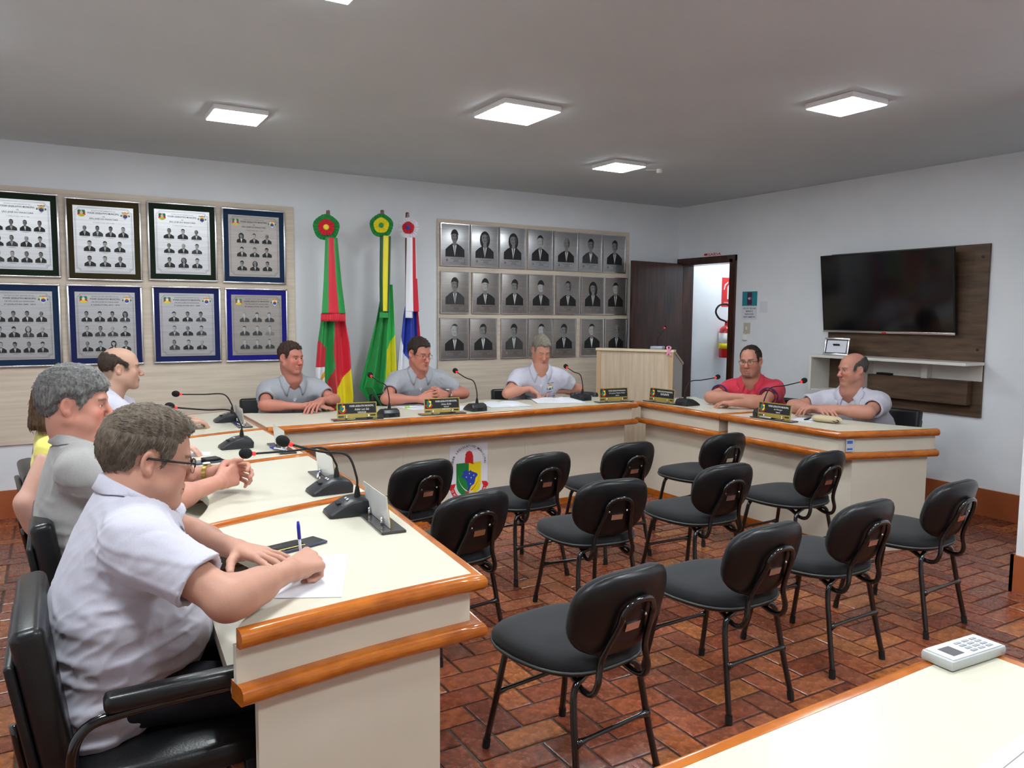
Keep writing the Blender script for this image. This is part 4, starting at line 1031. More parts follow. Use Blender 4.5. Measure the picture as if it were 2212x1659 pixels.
def microphone(x, y, rz, head, label, z0=TZ, k=1.0):
    """speaker side is local +y; head = (dx, dy, dz) of the windscreen in local coordinates"""
    t = thing('microphone', label, 'microphone', (x, y, z0), rz, 'gooseneck desk microphones')
    prof = [(-0.072,0.0005), (-0.074,0.030), (-0.060,0.050), (-0.030,0.058), (0.010,0.054), (0.050,0.036), (0.088,0.012), (0.092,0.0005)]
    rings = []
    for xx, sc in ((-0.060,0.86), (-0.057,0.95), (-0.050,1.0), (0.050,1.0), (0.057,0.95), (0.060,0.86)):
        rings.append([(xx, (a+0.005)*(0.5+0.5*sc)-0.005, b*sc if b > 0.001 else b) for a, b in prof])
    MB().loft(rings, True, True, True).build('base', M_MIC, t, True, angle=35)
    MB().rbox(-0.018, 0.018, 0.040, 0.056, 0.038, 0.044, 0.002, 0, Matrix.Rotation(0, 4, 'X')).build('talk_button', M_RUB, t)
    mb = MB(); M = frame((0.0, 0.018, 0.0545), (1,0,0), (0, 0.9, -0.42)); line_rect(mb, M, -0.02, -0.008, -0.004, 0.004, 4); line_rect(mb, M, 0.004, 0.016, -0.004, 0.004, 4); mb.build('print', PM, t)
    MB().rbox(-0.022, 0.022, -0.0758, -0.0738, 0.004, 0.022, 0.001).build('cable_slot', M_FOAM, t)
    MB().lathe([(0.0,0.0),(0.012,0.0),(0.011,0.02),(0.006,0.045),(0.0,0.045)], 12, 0, Matrix.Translation((0,-0.022,0.050))).build('collar', M_RUB, t, True, angle=40)
    h = Vector(head); s = Vector((0,-0.022,0.09)); rise = Vector((0, -0.018, max(0.12, 0.55*head[2])))
    path = smooth_path([tuple(s), tuple(rise*0.75+s*0.25), tuple(s.lerp(h, 0.16) + Vector((0,-0.005,0.045+0.25*(h.z-0.09)))), tuple(s.lerp(h, 0.5) + Vector((0,0,0.030+0.08*(h.z-0.09)))), tuple(s.lerp(h, 0.9))], 7)
    MB().tube(path, 0.0042, 8).build('gooseneck', M_RUB, t, True)
    d = (h - Vector(path[-4])).normalized(); e = Vector(path[-1])
    MB().tube([tuple(e - d*0.004), tuple(e + d*0.010)], 0.0080, 12).build('light_ring', M_RING, t, True)
    up_ = Vector((0,0,1)); X = d.cross(up_).normalized(); Mh = frame(e + d*0.032, X, d)
    MB().sphere((0,0,0), (0.0205, 0.0255, 0.0205), 16, 10, 0, Mh).build('windscreen', M_FOAM, t, True)
    return t
def mic_world(bx, by, rz, hw, label, z0=TZ):
    d = Vector((hw[0]-bx, hw[1]-by)); c, s = math.cos(-rz), math.sin(-rz)
    microphone(bx, by, rz, (d.x*c-d.y*s, d.x*s+d.y*c, hw[2]-z0), label, z0)
mic_world(-5.10, -1.33, math.radians(88), (-5.41, -1.26, 0.985), 'gooseneck microphone on the farthest left desk')
mic_world(-5.25, -2.38, math.radians(90), (-5.575, -2.35, 1.03), 'gooseneck microphone on the second left desk, before the grey haired man')
mic_world(-5.13, -3.615, math.radians(90), (-5.47, -3.65, 0.985), 'gooseneck microphone on the third left desk, its neck almost level')
mic_world(-5.17, -3.975, math.radians(86), (-5.385, -3.90, 1.06), 'gooseneck microphone on the nearest left desk')
mic_world(-4.085, -1.57, 0.0, (-4.085, -1.21, 1.063), 'gooseneck microphone right of the first back name plate')
mic_world(-3.39, -1.555, 0.0, (-3.39, -1.21, 1.072), 'gooseneck microphone right of the middle back name plate')
mic_world(-2.27, -1.33, 0.0, (-2.21, -1.01, 1.06), 'gooseneck microphone before the man reading in white')
mic_world(-1.735, -2.03, math.radians(-88), (-1.36, -1.995, 1.009), 'gooseneck microphone on the far right desk, before the red shirt')
mic_world(-1.70, -2.80, math.radians(-90), (-1.355, -2.845, 1.045), 'gooseneck microphone behind the name plate on the near right desk')
# lectern microphone
LU = dv.normalized()
lp = Vector((LA.x, LA.y)) + LU*(LW-0.17) + Vector((-LU.y, LU.x))*0.05
t = thing('lectern_microphone', 'thin gooseneck microphone standing on the lectern', 'microphone', (lp.x, lp.y, 1.1805), ang)
MB().rbox(-0.06, 0.06, -0.05, 0.04, 0.0, 0.03, 0.006).build('base', mat('silver_box', srgb(170,176,190), 0.35, 0.3), t, True, angle=40)
MB().tube(smooth_path([(0,0,0.03),(0.0,0.0,0.09),(0.02,0.01,0.14),(0.055,0.02,0.20)], 5), 0.0032, 8).build('gooseneck', M_RUB, t, True)
MB().tube([(0.055,0.02,0.20),(0.060,0.021,0.21)], 0.006, 10).build('light_ring', M_RING, t, True)
MB().sphere((0.064,0.022,0.218), 0.010, 10, 8).build('windscreen', M_FOAM, t, True)

# ---- papers, books, phones
def sheet(name, pts, z, label, cat='paper', lines=0, th=0.0012, material=None):
    cx = sum(p[0] for p in pts)/4; cy = sum(p[1] for p in pts)/4
    t = thing(name, label, cat, (cx, cy, z))
    MB().prism([(p[0]-cx, p[1]-cy) for p in pts], 0.0002, th).build('sheet', material or M_PAPER, t)
    if lines:
        mb = MB(); a, b, c, d_ = [Vector((p[0]-cx, p[1]-cy, th+0.0003)) for p in pts]
        for i in range(lines):
            u = 0.12+0.76*i/max(1, lines-1); l0 = a.lerp(d_, u); l1 = b.lerp(c, u); w_ = (d_-a).normalized()*0.002
            p0 = l0.lerp(l1, 0.12); p1 = l0.lerp(l1, 0.88 if i % 4 != 3 else 0.5); mb.poly([tuple(p0), tuple(p1), tuple(p1+w_), tuple(p0+w_)])
        mb.build('text_lines', M_PMID, t)
    return t
sheet('paper_sheet', [(-5.615,-4.69), (-5.465,-4.765), (-5.335,-4.43), (-5.50,-4.40)], TZ, 'sheet of paper under the writing hand', 'paper', 0)
sheet('paper_sheet', [(-3.83,-0.99), (-3.60,-1.02), (-3.60,-1.33), (-3.80,-1.33)], TZ, 'printed sheet under the arms of the man in spectacles', 'paper', 9)
sheet('paper_sheet', [(-3.56,-1.30), (-3.36,-1.22), (-3.27,-1.42), (-3.47,-1.49)], TZ, 'printed sheet beside the middle back microphone', 'paper', 6)
sheet('paper_sheet', [(-2.62,-1.28), (-2.30,-1.20), (-2.27,-0.99), (-2.60,-1.00)], TZ, 'printed sheets below the pointing finger', 'paper', 8)
sheet('paper_sheet', [(-1.72,-3.02), (-1.70,-3.18), (-1.50,-3.12), (-1.52,-2.96)], TZ, 'white note paper beside the spectacle case', 'paper', 0)
sheet('paper_sheet', [(-4.86,-5.985), (-4.57,-5.955), (-4.56,-6.16), (-4.85,-6.19)], TZ, 'white printed sheet on the near right desk', 'paper', 3)
sheet('paper_sheet', [(-5.58,-2.50), (-5.42,-2.56), (-5.40,-2.46), (-5.55,-2.40)], TZ, 'thin paper slip on the second left desk', 'paper', 0)
def open_book(x, y, rz, w, d, label):
    t = thing('open_book', label, 'book', (x, y, TZ), rz)
    for s in (-1, 1):
        top = []
        n = 10
        rows_ = []
        for i in range(n+1):
            u = i/n; xx = s*w*u; z = 0.003 + 0.020*math.sin(PI*min(1, u*1.02))**0.7*(1-0.55*u)
            rows_.append((xx, z))
        rings = [[(xx, -d, 0.0006), (xx, -d, z), (xx, d, z), (xx, d, 0.0006)] for xx, z in rows_]
        MB().loft(rings, True, True, True).build('page_block', M_PAPER, t, True, angle=40)
        mb = MB()
        for k in range(7):
            yy = -d*0.75+k*d*0.25; pts_ = [(s*w*(0.2+0.06*j), 0.004 + 0.020*math.sin(PI*(0.2+0.06*j))**0.7*(1-0.55*(0.2+0.06*j))) for j in range(11)]
            mb.loft([[(p[0], yy, p[1]) for p in pts_], [(p[0], yy+0.002, p[1]) for p in pts_]], False, False, False)
        mb.build('text_lines', M_PLT, t)
    MB().box(-w-0.004, w+0.004, -d-0.004, d+0.004, 0.0, 0.0006).build('cover', M_PDK, t)
open_book(-3.02, -1.36, math.radians(-8), 0.17, 0.14, 'open book lying left of the reading man, between microphone and papers')
open_book(-2.50, -1.33, math.radians(-22), 0.20, 0.145, 'open record book before the man reading in white')
def phone(x, y, rz, label, cover=None):
    t = thing('smartphone', label, 'phone', (x, y, TZ), rz)
    MB().rbox(-0.078, 0.078, -0.037, 0.037, 0.0004, 0.009, 0.004).build('case', mat('phone_case', srgb(60,64,84), 0.35), t, True, angle=40)
    MB().box(-0.073, 0.073, -0.033, 0.033, 0.0088, 0.0096).build('screen', mat('phone_glass', srgb(10,12,14), 0.06, coat=0.5), t)
    return t
phone(-5.44, -4.285, math.radians(20), 'smartphone beside the writing hand')
p2 = phone(-5.46, -2.745, math.radians(14), 'smartphone in dark cover at the edge of the second left desk')
MB().rbox(-0.02, 0.055, -0.03, 0.03, 0.0098, 0.022, 0.004, 0).build('folded_cover', mat('black_leather', srgb(22,22,24), 0.4), p2, True, angle=40)
t = thing('spectacle_case', 'black spectacle case behind the writing hand', 'case', (-5.505, -4.315, TZ), math.radians(16))
MB().rbox(-0.085, 0.075, -0.012, 0.03, 0.0004, 0.020, 0.009).build('lid', mat('black_leather', srgb(22,22,24), 0.4), t, True, angle=50)
MB().tube([(-0.085, -0.0125, 0.010), (0.075, -0.0125, 0.010)], 0.0015, 6).build('rim', M_GOLD, t)
def pen(x, y, z, rz, label, body=(230,230,235), cap=(36,44,170), pitch=0.0):
    t = thing('pen', label, 'pen', (x, y, z), rot=(0, pitch, rz))
    MB().tube([(-0.055,0,0.0045), (0.035,0,0.0045)], 0.0042, 8).build('barrel', mat('pen_barrel_%d' % body[0], srgb(*body), 0.2, trans=0.0), t, True)
    MB().tube([(0.035,0,0.0045), (0.06,0,0.0045), (0.070,0,0.0045)], [0.0050,0.0046,0.003], 8).build('cap', mat('pen_cap_%d' % cap[2], srgb(*cap), 0.3), t, True)
    MB().tube([(-0.055,0,0.0045), (-0.068,0,0.0045)], [0.004,0.0012], 8).build('tip', M_CHROME, t, True)
pen(-5.085, -1.60, TZ+0.008, math.radians(100), 'blue capped pen on the farthest left name plate base')
pen(-5.09, -2.60, TZ+0.008, math.radians(115), 'blue capped pen on the second left name plate base')
pen(-5.10, -3.33, TZ+0.008, math.radians(72), 'blue capped pen on the third left name plate base')
pen(-4.30, -1.665, TZ+0.008, math.radians(-4), 'dark pen on the first back name plate base', (40,40,44), (20,20,24))
pen(-3.68, -1.665, TZ+0.008, math.radians(-3), 'black pen on the middle back name plate base', (30,30,34), (24,20,24))
pen(-1.825, -2.92, TZ+0.008, math.radians(-86), 'silver pen on the name plate base of the near right desk', (200,200,205), (30,30,36))
t = thing('highlighter', 'green and white highlighter on the printed sheet', 'marker', (-3.72, -1.19, TZ+0.0016), math.radians(10))
MB().tube([(-0.05,0,0.0065),(0.02,0,0.0065)], 0.0063, 10).build('barrel', M_PWH, t, True); MB().tube([(-0.052,0,0.0065),(-0.085,0,0.0065)], 0.0068, 10).build('cap', mat('lime_green', srgb(150,210,40), 0.4), t, True)
# folded spectacles and a mobile on the back desk beside the record book
t = thing('spectacles', 'folded reading spectacles lying on the record book papers', 'spectacles', (-2.36, -1.17, TZ+0.0016), math.radians(15))
for s in (-1, 1):
    MB().tube([(s*0.032+a, b*0.4, 0.006+b*0.6) for a, b in superell(0.022, 0.016, 2.6, 18)] + [(s*0.032+0.022, 0, 0.006)], 0.0011, 6, 0, Matrix.Translation((0,0,0.010))).build('rim', M_CHROME, t, True)
    MB().tube([(s*0.055, 0, 0.016), (s*0.05, 0.05, 0.006), (-s*0.03, 0.10, 0.004)], 0.0012, 6).build('temple', M_GOLD, t, True)
t = thing('telephone_handset', 'black rounded handset lying behind the right back microphone', 'handset', (-2.10, -1.14, TZ), math.radians(-18))
MB().tube(smooth_path([(-0.10,0,0.018),(-0.07,0,0.026),(0,0,0.030),(0.07,0,0.026),(0.10,0,0.018)], 4), [0.016]*16+[0.016], 10).build('grip', M_MIC, t, True)
for s in (-1, 1): MB().lathe([(0,0.0004),(0.026,0.0004),(0.028,0.02),(0.02,0.036),(0,0.038)], 16, 0, Matrix.Translation((s*0.10,0,0))).build('ear_cup', M_MIC, t, True, angle=50)
# beige spectacle case with cord
t = thing('pouch', 'beige fabric pouch with dark loops lying on the near right desk', 'pouch', (-1.585, -3.22, TZ), math.radians(-76))
rings = []
for k in range(13):
    u = -1+2*k/12; r_ = math.sqrt(max(0, 1-abs(u)**5)); rings.append([(u*0.105, 0.042*r_*math.cos(a)+0.0, 0.024+0.0235*max(0.25, r_)*math.sin(a)) for a in [2*PI*j/16 for j in range(16)]])
MB().loft(rings, True, True, True).build('body', mat('beige_canvas', srgb(190,174,142), 0.85, bump=0.3, bscale=(300,300,300)), t, True)
MB().tube(smooth_path([(-0.10,-0.02,0.024),(-0.135,-0.03,0.012),(-0.15,-0.01,0.006),(-0.135,0.01,0.006),(-0.11,-0.005,0.02)], 5), 0.004, 6).build('loop', mat('black_cord', srgb(24,24,28), 0.6), t, True)
MB().tube(smooth_path([(0.085,-0.044,0.030),(0.10,-0.046,0.022),(0.085,-0.047,0.014),(0.06,-0.047,0.020)], 4), 0.003, 6).build('zip_pull', MATS['black_cord'], t, True)
# keypad device on the near desk
t = thing('keypad_device', 'grey and white keypad device with small dark display', 'device', (-4.437, -5.742, TZ), math.radians(-3))
MB().rbox(-0.092, 0.092, -0.036, 0.036, 0.0004, 0.022, 0.006).build('case', mat('grey_device_plastic', srgb(176,180,178), 0.45), t, True, angle=40)
MB().rbox(-0.084, 0.080, -0.031, 0.031, 0.0222, 0.0236, 0.0006).build('face_plate', mat('pale_device_plastic', srgb(226,228,238), 0.4), t)
MB().box(-0.066, -0.030, -0.020, 0.016, 0.0236, 0.0242).build('display', mat('lcd_grey', srgb(96,96,98), 0.25), t)
for i in range(3):
    for j in range(4): MB().rbox(-0.008+0.026*i, 0.010+0.026*i, -0.024+0.012*j, -0.017+0.012*j, 0.0238, 0.0256, 0.0006).build('key', mat('key_grey', srgb(150,152,158), 0.5), t)

# ================================================================== ARMCHAIRS
M_VIN = mat('black_vinyl', srgb(22,23,25), 0.34, spec=0.45, bump=0.15, bscale=(180,180,180), coat=0.1)
def cushion(mb, w, d, t_, R, M, n=3.4, N=32, puff=0.012):
    rings = []
    for sc, z in ((0.90, 0.0), (0.985, 0.008), (1.0, t_*0.45), (0.985, t_-0.012), (0.93, t_-0.002), (0.72, t_+puff*0.7), (0.35, t_+puff)):
        rings.append([(x, y, z) for x, y in superell(w/2*sc, d/2*sc, n, N)])
    mb.loft(rings, True, True, True, 0, M)
def armchair(x, y, rz, label):
    """faces local +y"""
    t = thing('armchair', label, 'armchair', (x, y, 0), rz, 'black vinyl armchairs of the councillors')
    mb = MB(); cushion(mb, 0.50, 0.50, 0.07, 0.05, Matrix.Translation((0, 0.0, 0.385)), 4.5); mb.build('seat', M_VIN, t, True, angle=60)
    Mb = Matrix.Translation((0, -0.265, 0.50)) @ Matrix.Rotation(math.radians(-78), 4, 'X') @ Matrix.Translation((0, -0.215, 0))
    Mb = Matrix.Translation((0,-0.285,0.620)) @ Matrix.Rotation(math.radians(-81), 4, 'X')
    MB().rbox(-0.232, 0.232, -0.195, 0.195, -0.030, 0.040, 0.022, 0, Mb, 4).build('backrest', M_VIN, t, True, angle=60)
    MB().rbox(-0.222, 0.222, -0.125, 0.20, -0.052, -0.031, 0.008, 0, Mb, 3).build('back_shell', M_VIN, t, True, angle=50)
    for s in (-1, 1):
        MB().rbox(s*0.30-0.026, s*0.30+0.026, -0.17, 0.16, 0.625, 0.668, 0.014).build('arm_pad', M_VIN, t, True, angle=50)
        fr = smooth_path([(s*0.30, 0.12, 0.622), (s*0.30, -0.10, 0.618), (s*0.30, -0.205, 0.60), (s*0.30, -0.235, 0.52), (s*0.272, -0.20, 0.42), (s*0.255, -0.10, 0.385), (s*0.235, 0.0, 0.378)], 5)
        MB().tube(fr, 0.0125, 8).build('arm_tube', M_BTUBE, t, True)
        for sy, yy in ((1, 0.23), (-1, -0.23)):
            lg = MB().tube(smooth_path([(s*0.20, yy*0.8, 0.378), (s*0.235, yy*0.9, 0.365), (s*0.25, yy*0.95, 0.30), (s*0.262, yy*1.08, 0.0)], 4), 0.0125, 8).build('leg', M_BTUBE, t, True)
        MB().tube([(s*0.245, 0.22, 0.26), (s*0.245, -0.22, 0.26)], 0.009, 8).build('stretcher', M_BTUBE, t, True)
    for s in (-1, 1):
        MB().tube(smooth_path([(s*0.10, -0.10, 0.372), (s*0.12, -0.26, 0.375), (s*0.12, -0.320, 0.42), (s*0.12, -0.345, 0.56)], 4), 0.011, 8).build('back_bracket', M_BTUBE, t, True)
    return t
# ================================================================== PEOPLE: implicit surfaces turned into one continuous mesh each
import openvdb as vdb
V3 = lambda *a: np.array(a, dtype=np.float32)
def nrm(v): v = np.asarray(v, dtype=np.float64); return v/np.linalg.norm(v)
class Field:
    def __init__(s, lo, hi, h):
        s.lo = np.array(lo, dtype=np.float64); s.h = h
        s.n = np.ceil((np.array(hi)-s.lo)/h).astype(int)+1
        s.d = np.full(tuple(s.n), 0.15, dtype=np.float32)
    def block(s, lo, hi):
        a = np.clip(np.floor((np.array(lo)-s.lo)/s.h).astype(int), 0, s.n-1); b = np.clip(np.ceil((np.array(hi)-s.lo)/s.h).astype(int)+1, 1, s.n)
        if np.any(b <= a): return None
        sl = tuple(slice(int(p), int(q)) for p, q in zip(a, b))
        ax = [(s.lo[i] + s.h*np.arange(a[i], b[i])).astype(np.float32) for i in range(3)]
        return sl, ax[0][:,None,None], ax[1][None,:,None], ax[2][None,None,:]
    def op(s, fn, lo, hi, k=0.0, mode='u'):
        B = s.block(lo, hi)
        if B is None: return
        sl, X, Y, Z = B; v = fn(X, Y, Z); a = s.d[sl]
        if mode == 'u':
            if k > 0:
                hh = np.maximum(k-np.abs(a-v), 0)/k; r = np.minimum(a, v) - hh*hh*(k*0.25)
            else: r = np.minimum(a, v)
        else:
            v = -v
            if k > 0:
                hh = np.maximum(k-np.abs(a-v), 0)/k; r = np.maximum(a, v) + hh*hh*(k*0.25)
            else: r = np.maximum(a, v)
        s.d[sl] = r
    def mesh(s):
        bg = 3.0*s.h
        g = vdb.FloatGrid(float(bg)); arr = np.clip(s.d, -bg, bg).astype(np.float32)
        for ax in range(3):
            idx = [slice(None)]*3
            for e in (0, -1):
                idx[ax] = e; arr[tuple(idx)] = bg
        g.copyFromArray(arr)
        pts, quads = g.convertToQuads(0.0)
        pts = np.asarray(pts, dtype=np.float64)*s.h + s.lo
        quads = np.asarray(quads, dtype=np.int64)
        a = pts[quads[:,0]]; b = pts[quads[:,1]]; c = pts[quads[:,2]]
        if np.einsum('ij,ij->i', a, np.cross(b, c)).sum() < 0: quads = quads[:, ::-1]
        return pts, quads
def cone(a, b, ra, rb):
    a = np.asarray(a, np.float32); b = np.asarray(b, np.float32); d = b-a; L = max(float(d@d), 1e-9)
    def fn(X, Y, Z):
        px, py, pz = X-a[0], Y-a[1], Z-a[2]
        t = np.clip((px*d[0]+py*d[1]+pz*d[2])/L, 0, 1)
        return np.sqrt((px-t*d[0])**2+(py-t*d[1])**2+(pz-t*d[2])**2) - (ra+(rb-ra)*t)
    m = max(ra, rb)+0.04
    return fn, np.minimum(a, b)-m, np.maximum(a, b)+m
def ellip(c, r, R=None):
    c = np.asarray(c, np.float32); r = np.asarray(r, np.float32)
    def fn(X, Y, Z):
        px, py, pz = X-c[0], Y-c[1], Z-c[2]
        if R is not None:
            q = [R[0][i]*px+R[1][i]*py+R[2][i]*pz for i in range(3)]      # columns of R are the local axes
        else: q = [px, py, pz]
        u = [q[i]/r[i] for i in range(3)]
        k0 = np.sqrt(u[0]**2+u[1]**2+u[2]**2)+1e-6; k1 = np.sqrt((u[0]/r[0])**2+(u[1]/r[1])**2+(u[2]/r[2])**2)+1e-6
        return k0*(k0-1)/k1
    m = float(max(r))+0.04
    return fn, c-m, c+m
def scaled_cone(a, b, ra, rb, R, ratio):
    """round cone whose section is squeezed along the second column of R"""
    a = np.asarray(a, np.float32); b = np.asarray(b, np.float32)
    Rl = np.asarray(R, np.float32); al = Rl.T@a; bl = Rl.T@b
    al = al*np.array([1,1/ratio,1], np.float32); bl = bl*np.array([1,1/ratio,1], np.float32); d = bl-al; L = max(float(d@d), 1e-9)
    def fn(X, Y, Z):
        q = [Rl[0][i]*X+Rl[1][i]*Y+Rl[2][i]*Z for i in range(3)]; q[1] = q[1]/ratio
        px, py, pz = q[0]-al[0], q[1]-al[1], q[2]-al[2]
        t = np.clip((px*d[0]+py*d[1]+pz*d[2])/L, 0, 1)
        return (np.sqrt((px-t*d[0])**2+(py-t*d[1])**2+(pz-t*d[2])**2) - (ra+(rb-ra)*t))*(0.5+0.5*ratio)
    m = max(ra, rb)+0.05
    return fn, np.minimum(a, b)-m, np.maximum(a, b)+m
def rot_from(yaw, pitch=0.0, roll=0.0):
    """columns: right, forward, up. yaw: heading of forward from +x, pitch up positive, roll to the right"""
    f = np.array([math.cos(yaw)*math.cos(pitch), math.sin(yaw)*math.cos(pitch), math.sin(pitch)])
    r = np.array([math.sin(yaw), -math.cos(yaw), 0.0]); u = np.cross(r, f)
    c, s = math.cos(roll), math.sin(roll)
    return np.stack([c*r - s*u, f, s*r + c*u], 1)
def mesh_from(name, pts, quads, mats, parent, colors=None, smooth=True, midx=None):
    me = bpy.data.meshes.new(name)
    me.vertices.add(len(pts)); me.vertices.foreach_set('co', np.asarray(pts, np.float32).ravel())
    n = len(quads); me.loops.add(n*4); me.polygons.add(n)
    me.loops.foreach_set('vertex_index', np.asarray(quads, np.int32).ravel())
    me.polygons.foreach_set('loop_start', np.arange(0, n*4, 4, dtype=np.int32)); me.polygons.foreach_set('loop_total', np.full(n, 4, np.int32))
    for m in (mats if isinstance(mats, (list, tuple)) else [mats]): me.materials.append(m)
    if midx is not None: me.polygons.foreach_set('material_index', np.asarray(midx, np.int32))
    me.update(calc_edges=True)
    if smooth: me.polygons.foreach_set('use_smooth', np.ones(n, dtype=bool))
    if colors is not None:
        at = me.attributes.new('tint', 'FLOAT_COLOR', 'POINT'); at.data.foreach_set('color', np.asarray(colors, np.float32).ravel())
    me.validate()
    return link(name, me, parent)
def waves(P, seed, freq, n=5):
    """cheap smooth noise in -1..1 from summed warped sines"""
    r = np.random.RandomState(seed); out = 0
    for i in range(n):
        k = r.normal(size=3); k = k/np.linalg.norm(k)*freq*r.uniform(0.6, 1.6); ph = r.uniform(0, 6.28)
        k2 = r.normal(size=3); k2 = k2/np.linalg.norm(k2)*freq*0.7
        out = out + np.sin(P[0]*k[0]+P[1]*k[1]+P[2]*k[2]+ph+0.9*np.sin(P[0]*k2[0]+P[1]*k2[1]+P[2]*k2[2]))
    return out/(n*0.72)
# ------------------------------------------------------------------ head
def head_ops(c, R, q):
    """list of (fn, lo, hi, k, mode) for a head at c with axes R; q holds face parameters"""
    c = np.asarray(c, float); S = q.get('s', 1.0); sx = q.get('wide', 1.0)
    def W(x, y, z): return c + R@(np.array([x*sx, y, z])*S)
    ops = []
    def E(x, y, z, rx, ry, rz, k, mode='u', rot=None):
        RR = R if rot is None else R@rot
        fn, lo, hi = ellip(W(x, y, z), np.array([rx*sx, ry, rz])*S, RR); ops.append((fn, lo, hi, k*S, mode))
    def Cn(a, b, ra, rb, k, mode='u'):
        fn, lo, hi = cone(W(*a), W(*b), ra*S, rb*S); ops.append((fn, lo, hi, k*S, mode))
    jaw = q.get('jaw', 1.0); fat = q.get('fat', 0.0); nose = q.get('nose', 1.0)
    E(0, -0.016, 0.036, 0.076, 0.098, 0.086, 0.0)                      # cranium
    E(0, 0.030, 0.028, 0.064, 0.062, 0.072, 0.03)                      # forehead
    E(0, 0.034, -0.030, 0.060*jaw, 0.056, 0.075, 0.03)                 # mid face
    E(0, 0.040, -0.075, 0.050*jaw, 0.046, 0.042, 0.03)                 # lower face
    for s in (-1, 1):
        Cn((s*0.058*jaw, -0.002, -0.050), (s*0.024, 0.068, -0.102), 0.020, 0.016, 0.03)   # jaw line
        E(s*0.040*jaw, 0.066, -0.026, 0.024, 0.022, 0.022, 0.022)                        # cheek bone
        E(s*0.044*jaw, 0.048, -0.060, 0.020+0.010*fat, 0.026, 0.028, 0.026)              # cheek
    E(0, 0.082, -0.103, 0.020, 0.016, 0.015, 0.022)                    # chin
    if fat: E(0, 0.030, -0.100, 0.046, 0.042, 0.016+0.012*fat, 0.03)             # under chin
    Cn((-0.034, 0.081, 0.020), (0.034, 0.081, 0.020), 0.013, 0.013, 0.018)               # brow ridge
    for s in (-1, 1):
        E(s*0.033, 0.098, 0.001, 0.019, 0.015, 0.012, 0.014, 'c')      # eye socket
    # nose
    Cn((0, 0.088, 0.010), (0, 0.088+0.024*nose, -0.030), 0.0085, 0.0120, 0.010)
    E(0, 0.089+0.025*nose, -0.033, 0.0125, 0.0115, 0.0105, 0.008)
    for s in (-1, 1): E(s*0.0125, 0.096+0.010*nose, -0.037, 0.0085, 0.0105, 0.0080, 0.006)
    for s in (-1, 1): E(s*0.0065, 0.101+0.012*nose, -0.0455, 0.0040, 0.0055, 0.0040, 0.003, 'c')
    # mouth
    E(0, 0.079, -0.066, 0.028, 0.020, 0.020, 0.014)
    Cn((-0.021, 0.0895, -0.0625), (0.021, 0.0895, -0.0625), 0.0050, 0.0050, 0.008); Cn((0, 0.0955, -0.0625), (0, 0.0955, -0.0615), 0.0048, 0.0048, 0.010)
    Cn((-0.017, 0.0900, -0.0745), (0.017, 0.0900, -0.0745), 0.0062, 0.0062, 0.008); Cn((0, 0.0935, -0.0745), (0, 0.0935, -0.0745), 0.0062, 0.0062, 0.008)
    Cn((-0.024, 0.094, -0.0685), (0.024, 0.094, -0.0685), 0.0022, 0.0022, 0.003, 'c'); Cn((0, 0.101, -0.0683), (0, 0.097, -0.0683), 0.0024, 0.0024, 0.003, 'c')
    # lids with a slit in front of the eyeball
    op = q.get('eye', 0.0080)
    for s in (-1, 1):
        E(s*0.0325, 0.0765, 0.0020, 0.0150, 0.0140, 0.0138, 0.006)
        if op > 0.001: E(s*0.0325, 0.0900, 0.0010, 0.0140, 0.0110, op*0.5, 0.002, 'c')
    # ears
    for s in (-1, 1):
        yx = s*0.082
        a = s*0.45; rot = np.array([[math.cos(a), -math.sin(a), 0], [math.sin(a), math.cos(a), 0], [0, 0, 1]])
        E(yx, -0.012, 0.000, 0.0078, 0.0185, 0.0300, 0.008, 'u', rot)
        E(yx+s*0.0085, -0.009, 0.003, 0.0080, 0.0105, 0.0185, 0.004, 'c', rot)
        E(yx-s*0.002, -0.006, -0.024, 0.0070, 0.009, 0.010, 0.008)
    return ops, W
HAIR_SHORT = [(0.112,0.078), (0.072,0.070), (0.056,0.052), (0.046,0.020), (0.040,-0.016), (0.018,-0.018), (0.014,0.026), (-0.012,0.034), (-0.034,0.012), (-0.038,-0.030), (-0.062,-0.066), (-0.14,-0.072), (-0.16,0.17), (0.14,0.17)]
HAIR_RECEDE = [(0.10,0.14), (0.066,0.112), (0.040,0.088), (0.050,0.050), (0.046,0.020), (0.040,-0.014), (0.018,-0.016), (0.014,0.026), (-0.012,0.034), (-0.034,0.012), (-0.038,-0.030), (-0.062,-0.062), (-0.14,-0.068), (-0.16,0.17), (0.0,0.17)]
HAIR_BALD = [(-0.045,0.090), (-0.008,0.070), (0.020,0.050), (0.040,0.034), (0.047,0.008), (0.043,-0.014), (0.018,-0.014), (0.015,0.022), (-0.010,0.030), (-0.030,0.008), (-0.034,-0.030), (-0.05,-0.066), (-0.14,-0.072), (-0.16,0.07), (-0.10,0.096)]
HAIR_FRINGE = [(0.125,0.052), (0.076,0.046), (0.056,0.030), (0.050,0.0), (0.044,-0.022), (0.018,-0.020), (0.014,0.020), (-0.012,0.028), (-0.036,0.0), (-0.040,-0.050), (-0.062,-0.085), (-0.14,-0.09), (-0.16,0.19), (0.16,0.19)]
def poly_sdf(P, pu, pv):
    d = np.full(pu.shape, 1e9, np.float32); sgn = np.ones(pu.shape, bool); n = len(P); inside = np.zeros(pu.shape, bool)
    for i in range(n):
        ax, ay = P[i]; bx, by = P[(i+1) % n]; ex, ey = bx-ax, by-ay
        wx, wy = pu-ax, pv-ay; t = np.clip((wx*ex+wy*ey)/(ex*ex+ey*ey+1e-12), 0, 1)
        d = np.minimum(d, (wx-ex*t)**2+(wy-ey*t)**2)
        c = (ay > pv) != (by > pv)
        xi = ax + (pv-ay)/(by-ay+1e-12)*ex
        inside ^= c & (pu < xi)
    return np.where(inside, -1, 1)*np.sqrt(d)
